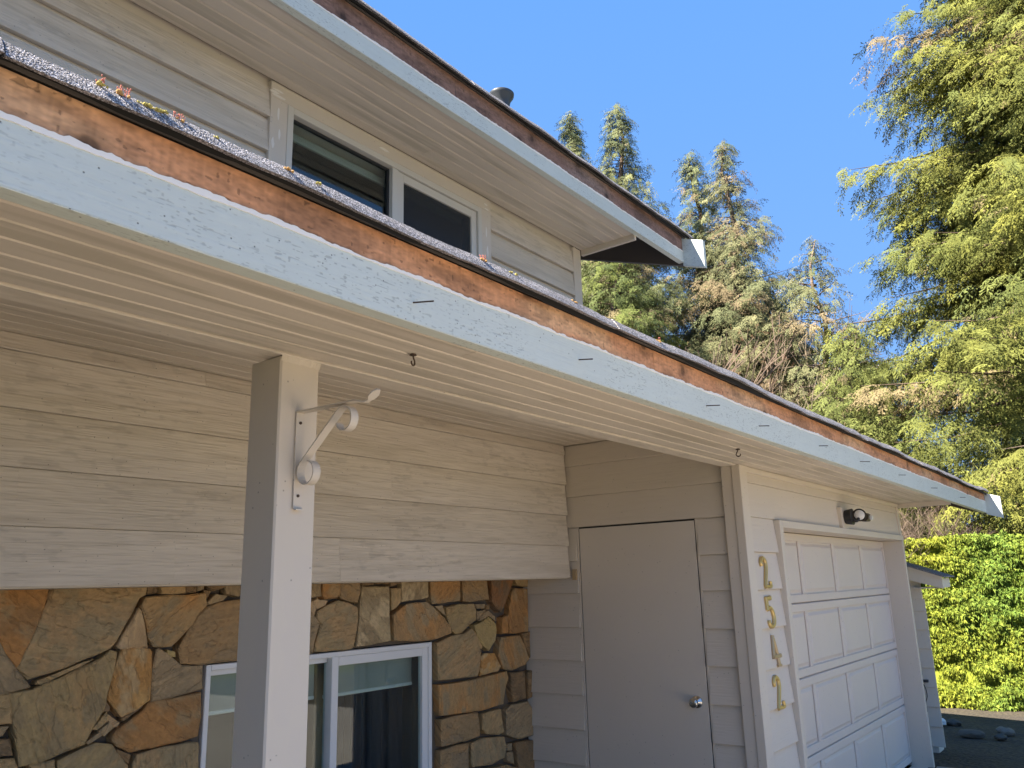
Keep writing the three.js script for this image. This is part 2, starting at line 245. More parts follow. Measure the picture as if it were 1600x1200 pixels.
const STONES = [
['o',1.211,1.724,1.470,1.721,1.470,1.680,1.453,1.578,1.420,1.480,1.399,1.409,1.391,1.403,1.345,1.463,1.319,1.523,1.246,1.599],
['b',1.482,1.721,1.504,1.720,1.494,1.672,1.479,1.636,1.476,1.648],
['g2',1.511,1.720,1.874,1.716,1.868,1.650,1.841,1.635,1.753,1.469,1.734,1.448,1.679,1.427,1.525,1.379,1.438,1.360,1.412,1.387,1.397,1.406,1.425,1.475,1.460,1.578,1.480,1.627],
['g',1.233,1.533,1.316,1.505,1.346,1.449,1.387,1.394,1.441,1.332,1.406,1.327,1.342,1.318,1.259,1.315],
['t',1.467,1.336,1.475,1.349,1.538,1.366,1.589,1.385,1.676,1.408,1.628,1.383,1.551,1.360,1.495,1.333],
['t2',1.381,1.312,1.462,1.318,1.552,1.343,1.622,1.374,1.694,1.402,1.735,1.433,1.765,1.423,1.760,1.364,1.741,1.281,1.729,1.224,1.723,1.206,1.692,1.161,1.663,1.100,1.591,1.084,1.501,1.061,1.438,1.059,1.418,1.140,1.396,1.242],
['t',1.260,1.308,1.369,1.309,1.386,1.254,1.395,1.209,1.270,1.224],
['g',1.271,1.213,1.385,1.199,1.365,1.170,1.276,1.175],
['b',1.277,1.164,1.390,1.153,1.405,1.099,1.283,1.110],
['t',1.284,1.102,1.413,1.082,1.428,1.050,1.437,0.964,1.297,0.992],
['p',1.842,1.594,1.854,1.583,1.869,1.533,1.886,1.467,1.889,1.442,1.782,1.442,1.765,1.453],
['o2',1.786,1.429,1.823,1.434,1.901,1.425,1.911,1.412,1.914,1.337,1.915,1.231,1.857,1.199,1.803,1.181,1.773,1.219,1.744,1.256,1.756,1.315,1.775,1.397],
['o3',1.858,1.604,1.874,1.640,1.932,1.643,2.051,1.640,2.129,1.649,2.141,1.652,2.147,1.615,2.155,1.601,2.113,1.561,2.085,1.522,2.029,1.463,2.001,1.439,1.948,1.440,1.922,1.442,1.897,1.480,1.876,1.559],
['b',1.879,1.716,1.923,1.716,1.927,1.662,1.884,1.658],
['t',1.929,1.716,2.037,1.715,2.047,1.657,1.939,1.657],
['b',2.049,1.714,2.105,1.714,2.103,1.661,2.062,1.659],
['g',2.115,1.714,2.147,1.713,2.143,1.674,2.115,1.663],
['b',2.160,1.713,2.242,1.712,2.244,1.675,2.198,1.667,2.166,1.674],
['g',2.252,1.712,2.327,1.711,2.331,1.641,2.318,1.636,2.256,1.649],
['b',2.150,1.663,2.183,1.659,2.162,1.626],
['g',2.170,1.609,2.210,1.642,2.267,1.637,2.248,1.618,2.183,1.603],
['b2',2.165,1.587,2.229,1.604,2.329,1.615,2.491,1.590,2.521,1.358,2.336,1.350,2.163,1.349,2.055,1.361,2.041,1.425,2.081,1.492,2.123,1.550],
['g',1.941,1.422,1.953,1.424,1.986,1.403,2.037,1.360,2.056,1.348,2.154,1.341,2.161,1.245,2.082,1.235,1.966,1.225,1.932,1.224,1.932,1.297,1.934,1.374],
['y',1.991,1.418,2.021,1.408,2.026,1.390,2.001,1.397],
['o',1.922,1.213,1.967,1.212,2.083,1.222,2.156,1.227,2.163,1.128,2.153,1.052,2.067,1.044,1.953,1.042,1.863,1.037,1.805,1.066,1.783,1.086,1.781,1.105,1.799,1.131,1.848,1.153,1.899,1.183],
['g2',1.892,1.018,2.011,1.026,2.143,1.025,2.162,1.019,2.173,0.819,1.877,0.877,1.876,0.982],
['t2',1.575,1.050,1.652,1.072,1.711,1.087,1.774,1.073,1.795,1.041,1.844,0.988,1.867,0.879,1.583,0.936],
['t',1.474,1.048,1.559,1.053,1.571,0.938,1.484,0.955],
['g',1.678,1.100,1.720,1.126,1.731,1.115,1.689,1.093],
['g',1.725,1.132,1.766,1.155,1.781,1.136,1.749,1.115],
['b',1.734,1.248,1.755,1.219,1.753,1.207,1.730,1.207],
['p',1.760,1.187,1.803,1.152,1.796,1.141,1.772,1.142],
['t',1.703,1.145,1.749,1.200,1.757,1.166,1.721,1.142],
['b',1.812,1.170,1.900,1.213,1.887,1.197,1.823,1.159],
['b',1.804,1.051,1.857,1.024,1.854,0.993,1.811,1.034],
['g',2.675,1.707,2.806,1.706,2.809,1.623,2.760,1.621,2.679,1.617],
['o',2.818,1.706,2.938,1.705,2.927,1.623,2.906,1.614,2.838,1.609,2.821,1.626],
['b2',2.951,1.704,3.072,1.703,3.074,1.636,3.057,1.583,2.994,1.598,2.941,1.613],
['p',2.757,1.590,2.793,1.608,2.790,1.579,2.775,1.530,2.754,1.555],
['p',2.801,1.604,2.860,1.596,2.848,1.577,2.799,1.560],
['g2',2.799,1.544,2.865,1.570,2.929,1.591,2.995,1.579,3.058,1.553,3.064,1.504,3.056,1.439,3.036,1.365,3.023,1.350,2.786,1.355,2.789,1.392,2.822,1.483,2.792,1.513],
['g',2.682,1.561,2.747,1.540,2.802,1.485,2.769,1.394,2.766,1.351,2.691,1.351],
['g3',3.092,1.662,3.129,1.655,3.287,1.659,3.288,1.562,3.300,1.442,3.306,1.373,3.158,1.363,3.058,1.361,3.074,1.454,3.080,1.566],
['b',3.086,1.703,3.180,1.702,3.176,1.675,3.101,1.672],
['b',3.194,1.702,3.292,1.701,3.287,1.676,3.204,1.678],
['b',3.306,1.701,3.387,1.700,3.387,1.678,3.312,1.662],
['t',3.307,1.645,3.382,1.647,3.383,1.580,3.348,1.550,3.313,1.534],
['g3',3.402,1.699,3.610,1.697,3.609,1.595,3.502,1.587,3.403,1.579],
['o4',3.324,1.506,3.353,1.525,3.429,1.557,3.502,1.562,3.593,1.562,3.664,1.523,3.742,1.469,3.799,1.414,3.810,1.380,3.719,1.364,3.582,1.355,3.355,1.367,3.330,1.379],
['o4',3.632,1.697,3.891,1.694,3.889,1.568,3.648,1.557],
['b2',3.921,1.694,4.153,1.691,4.169,1.567,3.973,1.558,3.925,1.567],
['r',4.199,1.691,4.431,1.688,4.393,1.627,4.313,1.515,4.285,1.487,4.246,1.509,4.201,1.554],
['o',4.442,1.626,4.578,1.619,4.581,1.392,4.578,1.347,4.457,1.342,4.381,1.350,4.386,1.463,4.403,1.544,4.420,1.601],
['t',4.459,1.688,4.589,1.686,4.579,1.636,4.464,1.650],
['o',4.310,1.442,4.365,1.456,4.354,1.352,4.293,1.352],
['t2',3.771,1.530,3.894,1.541,4.022,1.541,4.046,1.497,4.038,1.443,3.976,1.420,3.915,1.385,3.862,1.374,3.821,1.398,3.782,1.471],
['g',3.670,1.538,3.731,1.539,3.759,1.486,3.720,1.514],
['g',4.053,1.539,4.136,1.537,4.129,1.513,4.065,1.512],
['b',4.148,1.528,4.181,1.527,4.174,1.508,4.154,1.508],
['g',4.071,1.492,4.147,1.501,4.108,1.471,4.063,1.446],
['y',4.031,1.413,4.088,1.422,4.172,1.453,4.235,1.406,4.241,1.370,4.226,1.312,4.165,1.258,4.109,1.293,4.067,1.334],
['g',4.070,1.442,4.121,1.478,4.167,1.492,4.231,1.458,4.236,1.426,4.172,1.464,4.088,1.437],
['g2',3.690,1.330,3.718,1.339,3.809,1.358,3.921,1.363,3.982,1.393,4.012,1.361,4.065,1.266,4.070,1.239,4.055,1.146,4.036,1.114,3.887,1.122,3.700,1.126,3.695,1.204,3.690,1.294],
['t',4.006,1.392,4.042,1.363,4.103,1.278,4.084,1.272,4.048,1.324],
['o4',4.292,1.324,4.477,1.320,4.530,1.252,4.569,1.167,4.524,1.139,4.391,1.119,4.305,1.138,4.261,1.212,4.277,1.285],
['b',4.506,1.331,4.592,1.338,4.591,1.174,4.545,1.259],
['o2',4.095,1.218,4.127,1.235,4.223,1.227,4.279,1.149,4.251,1.124,4.079,1.114],
['o3',3.694,1.098,3.945,1.090,4.066,1.093,4.350,1.111,4.362,1.067,4.325,0.993,4.303,0.919,4.123,0.911,3.715,0.928,3.704,0.958,3.699,1.045],
['b',4.390,1.095,4.529,1.090,4.535,0.930,4.410,0.921,4.392,0.986],
['b',4.557,1.079,4.608,1.091,4.599,0.931,4.563,0.927],
['b2',3.714,0.904,3.883,0.903,4.043,0.900,4.059,0.821,4.063,0.766,3.968,0.762,3.724,0.762,3.714,0.818],
['t',4.104,0.884,4.275,0.888,4.285,0.808,4.296,0.757,4.244,0.750,4.137,0.769,4.095,0.798],
['g',4.334,0.877,4.388,0.901,4.554,0.900,4.595,0.859,4.600,0.693,4.440,0.698,4.334,0.733],
['b2',3.713,0.736,3.852,0.742,3.955,0.739,3.949,0.468,3.711,0.515],
['g2',3.991,0.734,4.093,0.743,4.301,0.723,4.312,0.672,4.303,0.607,4.175,0.592,3.999,0.605,3.988,0.635],
['b',4.412,0.668,4.605,0.657,4.608,0.338,4.471,0.365,4.433,0.559],
['g',4.332,0.673,4.385,0.672,4.383,0.635,4.337,0.639],
['g',4.336,0.624,4.396,0.622,4.406,0.552,4.348,0.577],
['b2',3.999,0.577,4.301,0.559,4.425,0.523,4.431,0.373,3.996,0.459]
];
// ---------- ground ----------
{
  const gt = texPair(512, 512, 6, 6, (u, v) => { const a = fbm(u, v, 6, 6, 4, 301), f = fbm(u, v, 90, 90, 2, 305); const k = 0.55 + 0.6 * f; return [lerp(0.075, 0.10, a) * k, lerp(0.10, 0.09, a) * k, lerp(0.028, 0.045, a) * k, f]; });
  const ct = texPair(512, 512, 3, 3, (u, v) => { const a = fbm(u, v, 5, 5, 4, 311), f = fbm(u, v, 100, 100, 2, 313); const k = 0.82 + 0.2 * a + 0.2 * (f - 0.5); return [0.52 * k, 0.45 * k, 0.36 * k, f]; });
  const soil = texPair(512, 512, 2, 2, (u, v) => { const a = fbm(u, v, 6, 6, 4, 321), f = fbm(u, v, 70, 70, 3, 323); const k = 0.4 + 0.9 * f; return [lerp(0.055, 0.085, a) * k, lerp(0.045, 0.07, a) * k, 0.042 * k, f]; });
  M.lawn = matT(gt, 0.03, { roughness: 1 }); M.concrete = matT(ct, 0.002, { roughness: 0.9 }); M.soil = matT(soil, 0.03, { roughness: 1 });
  const flat = (x0, x1, z0, z1, y) => { const g = new THREE.PlaneGeometry(x1 - x0, z1 - z0); g.rotateX(-Math.PI / 2); g.translate((x0 + x1) / 2, y, (z0 + z1) / 2); return finish(g, 'x'); };
  topMesh('ground', flat(-160, 160, -160, 160, -0.3), M.lawn, 'grass ground around the house', 'ground', null, 'structure');
  const slab = (name, x0, x1, z0, z1, label) => topMesh(name, box(x0, x1, -0.32, 0.0, z0, z1, 'x', 0.01), matT(ct, 0.002, { roughness: 0.9, color: lin(0.6, 0.62, 0.66) }), label, 'pavement', null, 'structure');
  slab('driveway', 4.0, 8.4, -1.8, 7.0, 'pale concrete driveway in front of the garage door');
  topMesh('path', box(-5, 3.994, -0.32, 0.0, -3.5, -1.2, 'x', 0.01), matT(ct, 0.002, { roughness: 0.9, color: lin(0.42, 0.36, 0.30) }), 'brown aggregate walk under the porch roof', 'pavement', null, 'structure');
  topMesh('added_dark_ground', flat(-12, 0.19, -1.19, 7.0, -0.05), M.soil, 'added dark ground at the end of the porch that cuts bounced light', 'soil', null, 'structure');  // unseen ground, added dark to weaken light bounced from the left
  topMesh('added_bounce_slab', box(0.2, 3.994, -0.32, -0.004, -1.19, 7.0, 'x', 0.01), M.concrete, 'added pale concrete slab in front of the porch that bounces light', 'pavement', null, 'structure');  // unseen slab, added pale to throw sunlight up under the eaves
  topMesh('soil_bed', finish(raw([8.42, -0.012, -9, 8.42, -0.012, 9, 13.7, -0.28, 9, 8.42, -0.012, -9, 13.7, -0.28, 9, 13.7, -0.28, -9, 13.7, -0.28, -9, 13.7, -0.28, 9, 16, -0.285, 9, 13.7, -0.28, -9, 16, -0.285, 9, 16, -0.285, -9]), 'x'), M.soil, 'bare dark soil strip below the hedge', 'soil', null, 'structure');
  topMesh('road', flat(-120, 120, 14, 21, -0.292), std({ color: lin(0.06, 0.06, 0.062), roughness: 0.95 }), 'asphalt street in front of the house', 'road', null, 'structure');
}

// ---------- house ----------
const house = topGroup('house', 'greige lap-sided split-level house with stone wall, porch post and garage', 'house');
const R1 = rng(11);
const pick = (a, r) => a[Math.floor(r() * a.length)];
const sid = () => pick([M.siding, M.siding, M.siding2], R1);
// one lap board on a wall facing +z (axis x) or facing -x (axis z); t: how proud the lower edge stands
function lap(parent, axis, a0, a1, yb, yt, plane, mat, t = 0.017, name = 'siding_board') {
  const s = axis === 'x' ? 1 : -1, o = (d) => plane + s * d;
  const poly = axis === 'x' ? [[o(0.0), yb], [o(t - 0.002), yb], [o(t), yb + 0.003], [o(0.006), yt], [o(0), yt]] : [[o(0), yb], [o(t - 0.002), yb], [o(t), yb + 0.003], [o(0.006), yt], [o(0), yt]];
  return mesh(name, prism(axis, poly, a0, a1, axis), mat, parent);
}
// split a run into boards at the given joints
function course(parent, axis, a0, a1, yb, yt, plane, joints = [], t, matf = sid) {
  const cut = [a0, ...joints.filter((j) => j > a0 + 0.05 && j < a1 - 0.05).sort((p, q) => p - q), a1];
  for (let i = 0; i + 1 < cut.length; i++) lap(parent, axis, cut[i] + (i ? 0.0005 : 0), cut[i + 1] - (i + 2 < cut.length ? 0.0005 : 0), yb, yt, plane, matf(), t);
}
// --- shells: walls with openings
function holed(w, holes, z0, z1, mat, name, parent) {
  const s = new THREE.Shape([[w[0], w[2]], [w[1], w[2]], [w[1], w[3]], [w[0], w[3]]].map((p) => new THREE.Vector2(...p)));
  for (const h of holes) s.holes.push(new THREE.Path([[h[0], h[2]], [h[0], h[3]], [h[1], h[3]], [h[1], h[2]]].map((p) => new THREE.Vector2(...p))));
  const g = new THREE.ExtrudeGeometry(s, { depth: z1 - z0, bevelEnabled: false }); g.translate(0, 0, z0);
  return mesh(name, finish(g, 'x'), mat, parent);
}
const shell = part('wall_core', house);
holed([-7, 4.75, 0, 1.70], [[2.19, 3.675, 0.55, 1.345]], -3.6, -3.45, M.mortar, 'stone_backing', shell);
mesh('bulkhead', box(-7, 4.595, 1.69, 2.62, -3.6, -3.062, 'x', 0), M.paint, shell);
holed([-9, 4.87, 2.60, 4.35], [[2.20, 3.72, 2.70, 3.99]], -3.2, -3.062, M.paint, 'upper_wall_core', shell);
mesh('upper_end_wall', box(4.73, 4.87, 2.2, 4.3, -9, -3.21, 'z', 0), M.paint, shell);
mesh('house_end_wall', box(-9.2, -9.0, 0, 4.3, -10, -3.07, 'z', 0), M.paint, shell);
mesh('rear_wall', box(-9, 8.4, 0, 2.4, -9.2, -9.0, 'x', 0), M.paint, shell);
mesh('rear_upper_wall', box(-9, 4.72, 2.4, 4.3, -9.2, -9.01, 'x', 0), M.paint, shell);
mesh('garage_side_wall', box(8.325, 8.405, 0, 2.4, -8.99, -1.99, 'z', 0), M.paint, shell);
mesh('door_wall_core', box(4.617, 4.74, 0, 2.62, -8.9, -1.87, 'z', 0), M.paint, shell);
holed([4.75, 8.40, 0, 2.32], [[5.15, 8.32, 0.001, 1.985]], -1.98, -1.845, M.paint, 'garage_front_core', shell);
// rooms behind the two windows
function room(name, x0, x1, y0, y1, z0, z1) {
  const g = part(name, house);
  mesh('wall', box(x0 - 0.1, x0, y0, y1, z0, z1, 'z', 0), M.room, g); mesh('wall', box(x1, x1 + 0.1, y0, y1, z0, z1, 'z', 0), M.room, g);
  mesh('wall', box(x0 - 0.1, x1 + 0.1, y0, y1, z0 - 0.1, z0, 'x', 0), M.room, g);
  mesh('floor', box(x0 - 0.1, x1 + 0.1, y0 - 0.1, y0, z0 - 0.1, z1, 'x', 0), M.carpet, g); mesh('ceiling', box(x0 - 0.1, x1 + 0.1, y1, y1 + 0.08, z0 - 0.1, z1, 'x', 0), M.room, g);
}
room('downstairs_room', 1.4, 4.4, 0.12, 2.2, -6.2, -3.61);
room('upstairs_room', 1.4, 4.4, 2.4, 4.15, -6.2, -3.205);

// --- stone wall
const stoneWall = part('stone_wall', house);
{
  const r = rng(31);
  const build = (poly, key) => {
    let a = 0; for (let i = 0; i < poly.length; i++) { const p = poly[i], q = poly[(i + 1) % poly.length]; a += p[0] * q[1] - q[0] * p[1]; }
    if (a < 0) poly = poly.slice().reverse();
    const gx = poly.reduce((q, p) => q + p[0], 0) / poly.length, gy = poly.reduce((q, p) => q + p[1], 0) / poly.length; poly = poly.map((p) => { const d = Math.hypot(p[0] - gx, p[1] - gy) || 1, k = 1 + 0.0065 / d; return [gx + (p[0] - gx) * k, gy + (p[1] - gy) * k]; });
    const pts = [];
    for (let i = 0; i < poly.length; i++) {
      const p = poly[i], q = poly[(i + 1) % poly.length], L = Math.hypot(q[0] - p[0], q[1] - p[1]), n = Math.max(1, Math.round(L / 0.055));
      for (let k = 0; k < n; k++) { const t = k / n, j = k ? 0.006 : 0.002; pts.push([lerp(p[0], q[0], t) + (r() - 0.5) * j, lerp(p[1], q[1], t) + (r() - 0.5) * j]); }
    }
    const N = pts.length, cx = pts.reduce((s, p) => s + p[0], 0) / N, cy = pts.reduce((s, p) => s + p[1], 0) / N;
    const size = Math.sqrt(Math.abs(a) / 2), ins = Math.min(0.007, size * 0.07);
    const tx = (r() - 0.5) * 0.05, ty = (r() - 0.5) * 0.05, zf = -3.392 - r() * 0.012 - (size < 0.07 ? 0.012 : 0);
    const inner = pts.map((p) => { const d = Math.hypot(cx - p[0], cy - p[1]) || 1; const k = ins * (0.7 + 0.9 * r()) / d; return [p[0] + (cx - p[0]) * k, p[1] + (cy - p[1]) * k]; });
    const pos = [], tri = (...v) => v.forEach((q) => pos.push(...q));
    const zz = (p) => zf + (p[0] - cx) * tx + (p[1] - cy) * ty;
    for (let i = 0; i < N; i++) {
      const p = pts[i], q = pts[(i + 1) % N], pi = inner[i], qi = inner[(i + 1) % N], zb = -3.452, zp = zz(p) - 0.006, zq = zz(q) - 0.006;
      tri([p[0], p[1], zb], [q[0], q[1], zb], [q[0], q[1], zq]); tri([p[0], p[1], zb], [q[0], q[1], zq], [p[0], p[1], zp]);
      tri([p[0], p[1], zp], [q[0], q[1], zq], [qi[0], qi[1], zz(qi)]); tri([p[0], p[1], zp], [qi[0], qi[1], zz(qi)], [pi[0], pi[1], zz(pi)]);
    }
    for (const [i, j, k] of THREE.ShapeUtils.triangulateShape(inner.map((p) => new THREE.Vector2(...p)), [])) tri(...[i, j, k].map((q) => [inner[q][0], inner[q][1], zz(inner[q])]));
    const g = outward(raw(pos)); g.computeVertexNormals();
    // uv in metres, turned with the bedding of each stone
    const th = (r() - 0.5) * 1.5 + (r() < 0.45 ? Math.PI / 2 : 0), c = Math.cos(th), s = Math.sin(th), ou = r() * 5, ov = r() * 5, uv = [];
    for (let i = 0; i < pos.length; i += 3) { const x = g.attributes.position.array[i], y = g.attributes.position.array[i + 1] + g.attributes.position.array[i + 2]; uv.push(c * x - s * y + ou, s * x + c * y + ov); }
    g.setAttribute('uv', new THREE.BufferAttribute(new Float32Array(uv), 2));
    mesh('stone', g, stoneMat[key], stoneWall);
  };
  for (const [key, ...c] of STONES) { const p = []; for (let i = 0; i < c.length; i += 2) p.push([c[i], c[i + 1]]); build(p, key); }
  // plain field of stones where the wall runs on beside and below
  const cell = (x0, x1, y0, y1, nx, ny, seed) => {
    const q = rng(seed), P = []; for (let j = 0; j <= ny; j++) { P.push([]); for (let i = 0; i <= nx; i++) P[j].push([lerp(x0, x1, i / nx) + (i && i < nx ? (q() - 0.5) * 0.6 * (x1 - x0) / nx : 0), lerp(y0, y1, j / ny) + (j && j < ny ? (q() - 0.5) * 0.6 * (y1 - y0) / ny : 0)]); }
    for (let j = 0; j < ny; j++) for (let i = 0; i < nx; i++) { const a = [P[j][i], P[j][i + 1], P[j + 1][i + 1], P[j + 1][i]], cx = (a[0][0] + a[2][0]) / 2, cy = (a[0][1] + a[2][1]) / 2; build(a.map((p) => [lerp(p[0], cx, 0.04), lerp(p[1], cy, 0.04)]), pick(['o', 'g', 't', 't2', 'g2', 'b2', 'o4'], q)); }
  };
  cell(-2.2, 1.20, 0.0, 1.72, 9, 5, 5); cell(1.21, 2.16, 0.0, 0.70, 3, 2, 6); cell(2.17, 3.7, 0.0, 0.52, 4, 2, 7); cell(3.72, 4.58, 0.0, 0.36, 3, 1, 8);
}

// --- porch siding over the stone
{
  const g = part('porch_siding', house), ys = [1.688, 1.892, 2.092, 2.297, 2.502, 2.565];
  const J = [[2.62, -1.4], [-0.9], [2.95, -1.2], [-0.2], [1.86]];
  for (let i = 0; i + 1 < ys.length; i++) course(g, 'x', -6, 4.575, ys[i], ys[i + 1] - 0.002, -3.058, J[i] || [], 0.022);
  mesh('soffit_strip', box(-6, 4.575, 1.683, 1.690, -3.4, -3.06, 'x', 0), M.soffit, g);
}
// --- upper storey siding
{
  const g = part('upper_siding', house), dy = 0.1845;
  for (let i = 0; i < 9; i++) {
    const yb = 2.606 + i * dy, yt = Math.min(yb + dy - 0.014, 4.10);
    if (yt - yb < 0.03) continue;
    course(g, 'x', -9, 2.105, yb, yt, -3.058, [-0.7 - (i % 3) * 1.1], 0.026);
    course(g, 'x', 3.815, 4.80, yb, yt, -3.058, [], 0.026);
  }
  mesh('corner_board', box(4.80, 4.90, 2.5, 4.10, -3.075, -3.035, 'y'), M.paint, g);
  for (const y of [2.606 + 6 * dy, 2.606 + 5 * dy]) mesh('repair_patch', box(2.03, 2.108, y + 0.004, y + 0.034, -3.045, -3.0405, 'x', 0), M.cedar, g);
}
// --- upper window
{
  const w = part('upper_window', house), Z = -3.03;
  mesh('trim', box(2.105, 2.205, 2.6, 4.01, Z - 0.03, Z, 'y'), M.paint, w); mesh('trim', box(3.715, 3.81, 2.6, 4.01, Z - 0.03, Z, 'y'), M.paint, w);
  mesh('trim', box(2.105, 3.81, 4.012, 4.098, Z - 0.03, Z - 0.001, 'x'), M.paint, w);
  const fr = (x0, x1, y0, y1, t, z0, z1, mat, n = 'frame') => { mesh(n, box(x0, x0 + t, y0, y1, z0, z1, 'y'), mat, w); mesh(n, box(x1 - t, x1, y0, y1, z0, z1, 'y'), mat, w); mesh(n, box(x0 + t, x1 - t, y1 - t, y1, z0, z1, 'x'), mat, w); mesh(n, box(x0 + t, x1 - t, y0, y0 + t, z0, z1, 'x'), mat, w); };
  fr(2.205, 3.715, 2.70, 4.008, 0.036, Z - 0.07, Z + 0.003, M.vinylBeige);
  mesh('mullion', box(2.932, 2.978, 2.737, 3.971, Z - 0.06, Z - 0.004, 'y'), M.vinylBeige, w);
  fr(2.979, 3.678, 2.738, 3.970, 0.05, Z - 0.05, Z - 0.012, M.vinylBeige, 'sash');
  fr(2.242, 2.931, 2.738, 3.970, 0.012, Z - 0.055, Z - 0.03, M.gasket, 'gasket');
  mesh('pane', box(2.254, 2.919, 2.75, 3.958, Z - 0.048, Z - 0.044, 'x', 0), M.glass, w);
  mesh('pane', box(3.029, 3.628, 2.79, 3.92, Z - 0.040, Z - 0.036, 'x', 0), M.glass, w);
  mesh('insect_screen', box(3.029, 3.628, 2.79, 3.92, Z - 0.026, Z - 0.025, 'x', 0), M.screen, w);
  mesh('roller_blind', box(2.26, 3.66, 3.915, 3.96, Z - 0.14, Z - 0.12, 'x', 0.004), M.blind, w);
  const q = rng(77);
  for (const [x, y, l, hgt] of [[2.125, 4.04, 0.05, 0.012], [2.15, 4.025, 0.07, 0.012], [2.14, 4.055, 0.06, 0.01], [2.15, 3.93, 0.012, 0.06], [2.16, 3.82, 0.012, 0.05], [2.125, 3.76, 0.014, 0.05], [2.86, 4.05, 0.06, 0.014], [3.76, 4.05, 0.03, 0.012], [3.765, 4.02, 0.04, 0.01], [3.76, 3.86, 0.012, 0.06], [3.77, 3.72, 0.014, 0.07]]) {
    const n = 9, poly = []; for (let i = 0; i < n; i++) { const a = i / n * 6.283, k = 0.75 + 0.5 * q(); poly.push([x + Math.cos(a) * l * k * 0.6, y + Math.sin(a) * hgt * k * 0.6]); }
    mesh('filler_patch', prism('z', poly, Z - 0.002, Z + 0.0014, 'x'), M.putty, w);
  }
}
// --- soffits
function soffitRun(name, x0, x1, zs, y, matf, joints) {
  const g = part(name, house);
  for (let i = 0; i + 1 < zs.length; i++) {
    const a = Math.min(zs[i], zs[i + 1]) + 0.0008, b = Math.max(zs[i], zs[i + 1]) - 0.0008, c = Math.min(0.0052, (b - a) / 4);
    const cut = [x0, ...(joints[i] || []), x1];
    for (let k = 0; k + 1 < cut.length; k++) mesh('soffit_board', prism('x', [[a + c, y], [b - c, y], [b, y + c], [b, y + 0.016], [a, y + 0.016], [a, y + c]], cut[k] + 0.001, cut[k + 1] - 0.001, 'x'), matf(), g);
  }
  mesh('soffit_backing', box(x0, x1, y + 0.017, y + 0.03, Math.min(...zs), Math.max(...zs), 'x', 0), M.soffit, g);
  return g;
}
const sof = () => pick([M.soffit, M.soffit, M.soffit2], R1);
soffitRun('eave_soffit', -4, 8.43, [-1.372, -1.431, -1.505, -1.586, -1.667, -1.746, -1.83], 2.302, sof, [[], [1.72], [3.0], [2.38, 5.9], [4.1], [6.6]]);
{ const zs = []; for (let z = -1.955; z > -3.03; z -= 0.0815) zs.push(z); zs.push(-3.057); soffitRun('porch_ceiling', -4, 4.6, zs, 2.566, sof, zs.map((_, i) => (i % 3 === 1 ? [2.9 - i * 0.2] : []))); }
{ const zs = []; for (let i = 0; i < 7; i++) zs.push(-2.575 - i * 0.079); zs[6] = -3.035; soffitRun('upper_soffit', -7, 4.90, zs, 4.101, sof, [[], [], [1.3], [], [3.1], []]); }
// --- beam and post
{
  const b = part('porch_beam', house);
  mesh('beam', box(-4, 4.572, 2.297, 2.60, -1.92, -1.832, 'x', 0.003), M.paintRough, b);
  mesh('beam', box(-4, 4.574, 2.312, 2.60, -1.953, -1.9215, 'x', 0.003), M.paintRough, b);
  const p = mesh('porch_post', box(1.355, 1.491, 0.0, 2.294, -1.982, -1.842, 'y', 0.005), M.paint, house);
}
// --- fascias: bare board above, painted strip below, ragged paint edge between
function fascia(name, x0, x1, z, yb, yp, yt, woodMat, seed, nails, jointsX) {
  const g = part(name, house), r = rng(seed), cut = [x0, ...jointsX, x1];
  for (let k = 0; k + 1 < cut.length; k++) {
    mesh('fascia_board', box(cut[k] + 0.0015, cut[k + 1] - 0.0015, yb + 0.001, yt, z - 0.04, z, 'x', 0.002, [RO() * 5, -yb + 0.04]), woodMat, g);
  }
  // paint film with an uneven upper edge
  const n = Math.round((x1 - x0) / 0.008), up = [], ed = [];
  for (let i = 0; i <= n; i++) { const x = lerp(x0, x1, i / n); const w = 0.006 * (vn(x * 1.3, seed, 999, 999, 61) - 0.5) + 0.004 * (vn(x * 9, seed, 999, 999, 63) - 0.5) + 0.0015 * (r() - 0.5); up.push([x, yp + w]); ed.push([x, yp + w + 0.0005 + 0.006 * Math.pow(vn(x * 6, seed, 999, 999, 65), 1.5) + 0.005 * Math.pow(vn(x * 45, seed, 999, 999, 66), 2) + 0.002 * r()]); }
  const strip = (lo, hi, t) => {
    const pos = [], tri = (...v) => v.forEach((q) => pos.push(...q));
    for (let i = 0; i < n; i++) {
      const a = lo(i), b = lo(i + 1), c = hi(i + 1), d = hi(i), F = z + t, B = z - 0.001;
      tri([a[0], a[1], F], [b[0], b[1], F], [c[0], c[1], F]); tri([a[0], a[1], F], [c[0], c[1], F], [d[0], d[1], F]);
      tri([d[0], d[1], F], [c[0], c[1], F], [c[0], c[1], B]); tri([d[0], d[1], F], [c[0], c[1], B], [d[0], d[1], B]);
      tri([b[0], b[1], F], [a[0], a[1], F], [a[0], a[1], B]); tri([b[0], b[1], F], [a[0], a[1], B], [b[0], b[1], B]);
    }
    return finish(raw(pos), 'x', roff());
  };
  mesh('paint_coat', strip((i) => [up[i][0], yb], (i) => up[i], 0.003), M.blue, g);
  mesh('paint_coat', box(x0, x1, yb - 0.003, yb + 0.0005, z - 0.0405, z + 0.0025, 'x', 0.001), M.blue, g);
  mesh('paint_edge', strip((i) => [up[i][0], up[i][1] - 0.001 - 0.003 * vn(up[i][0] * 14, seed, 999, 999, 67)], (i) => ed[i], 0.0052), M.caulk, g);
  for (const [x, y, len, tilt] of nails) { const c = new THREE.CylinderGeometry(0.0021, 0.0021, len, 6); c.rotateX(Math.PI / 2); c.rotateY(tilt); c.rotateX(0.1); c.translate(x + Math.sin(tilt) * len / 2, y, z + Math.cos(tilt) * len / 2); mesh('nail', c, M.rust, g); }
  return g;
}
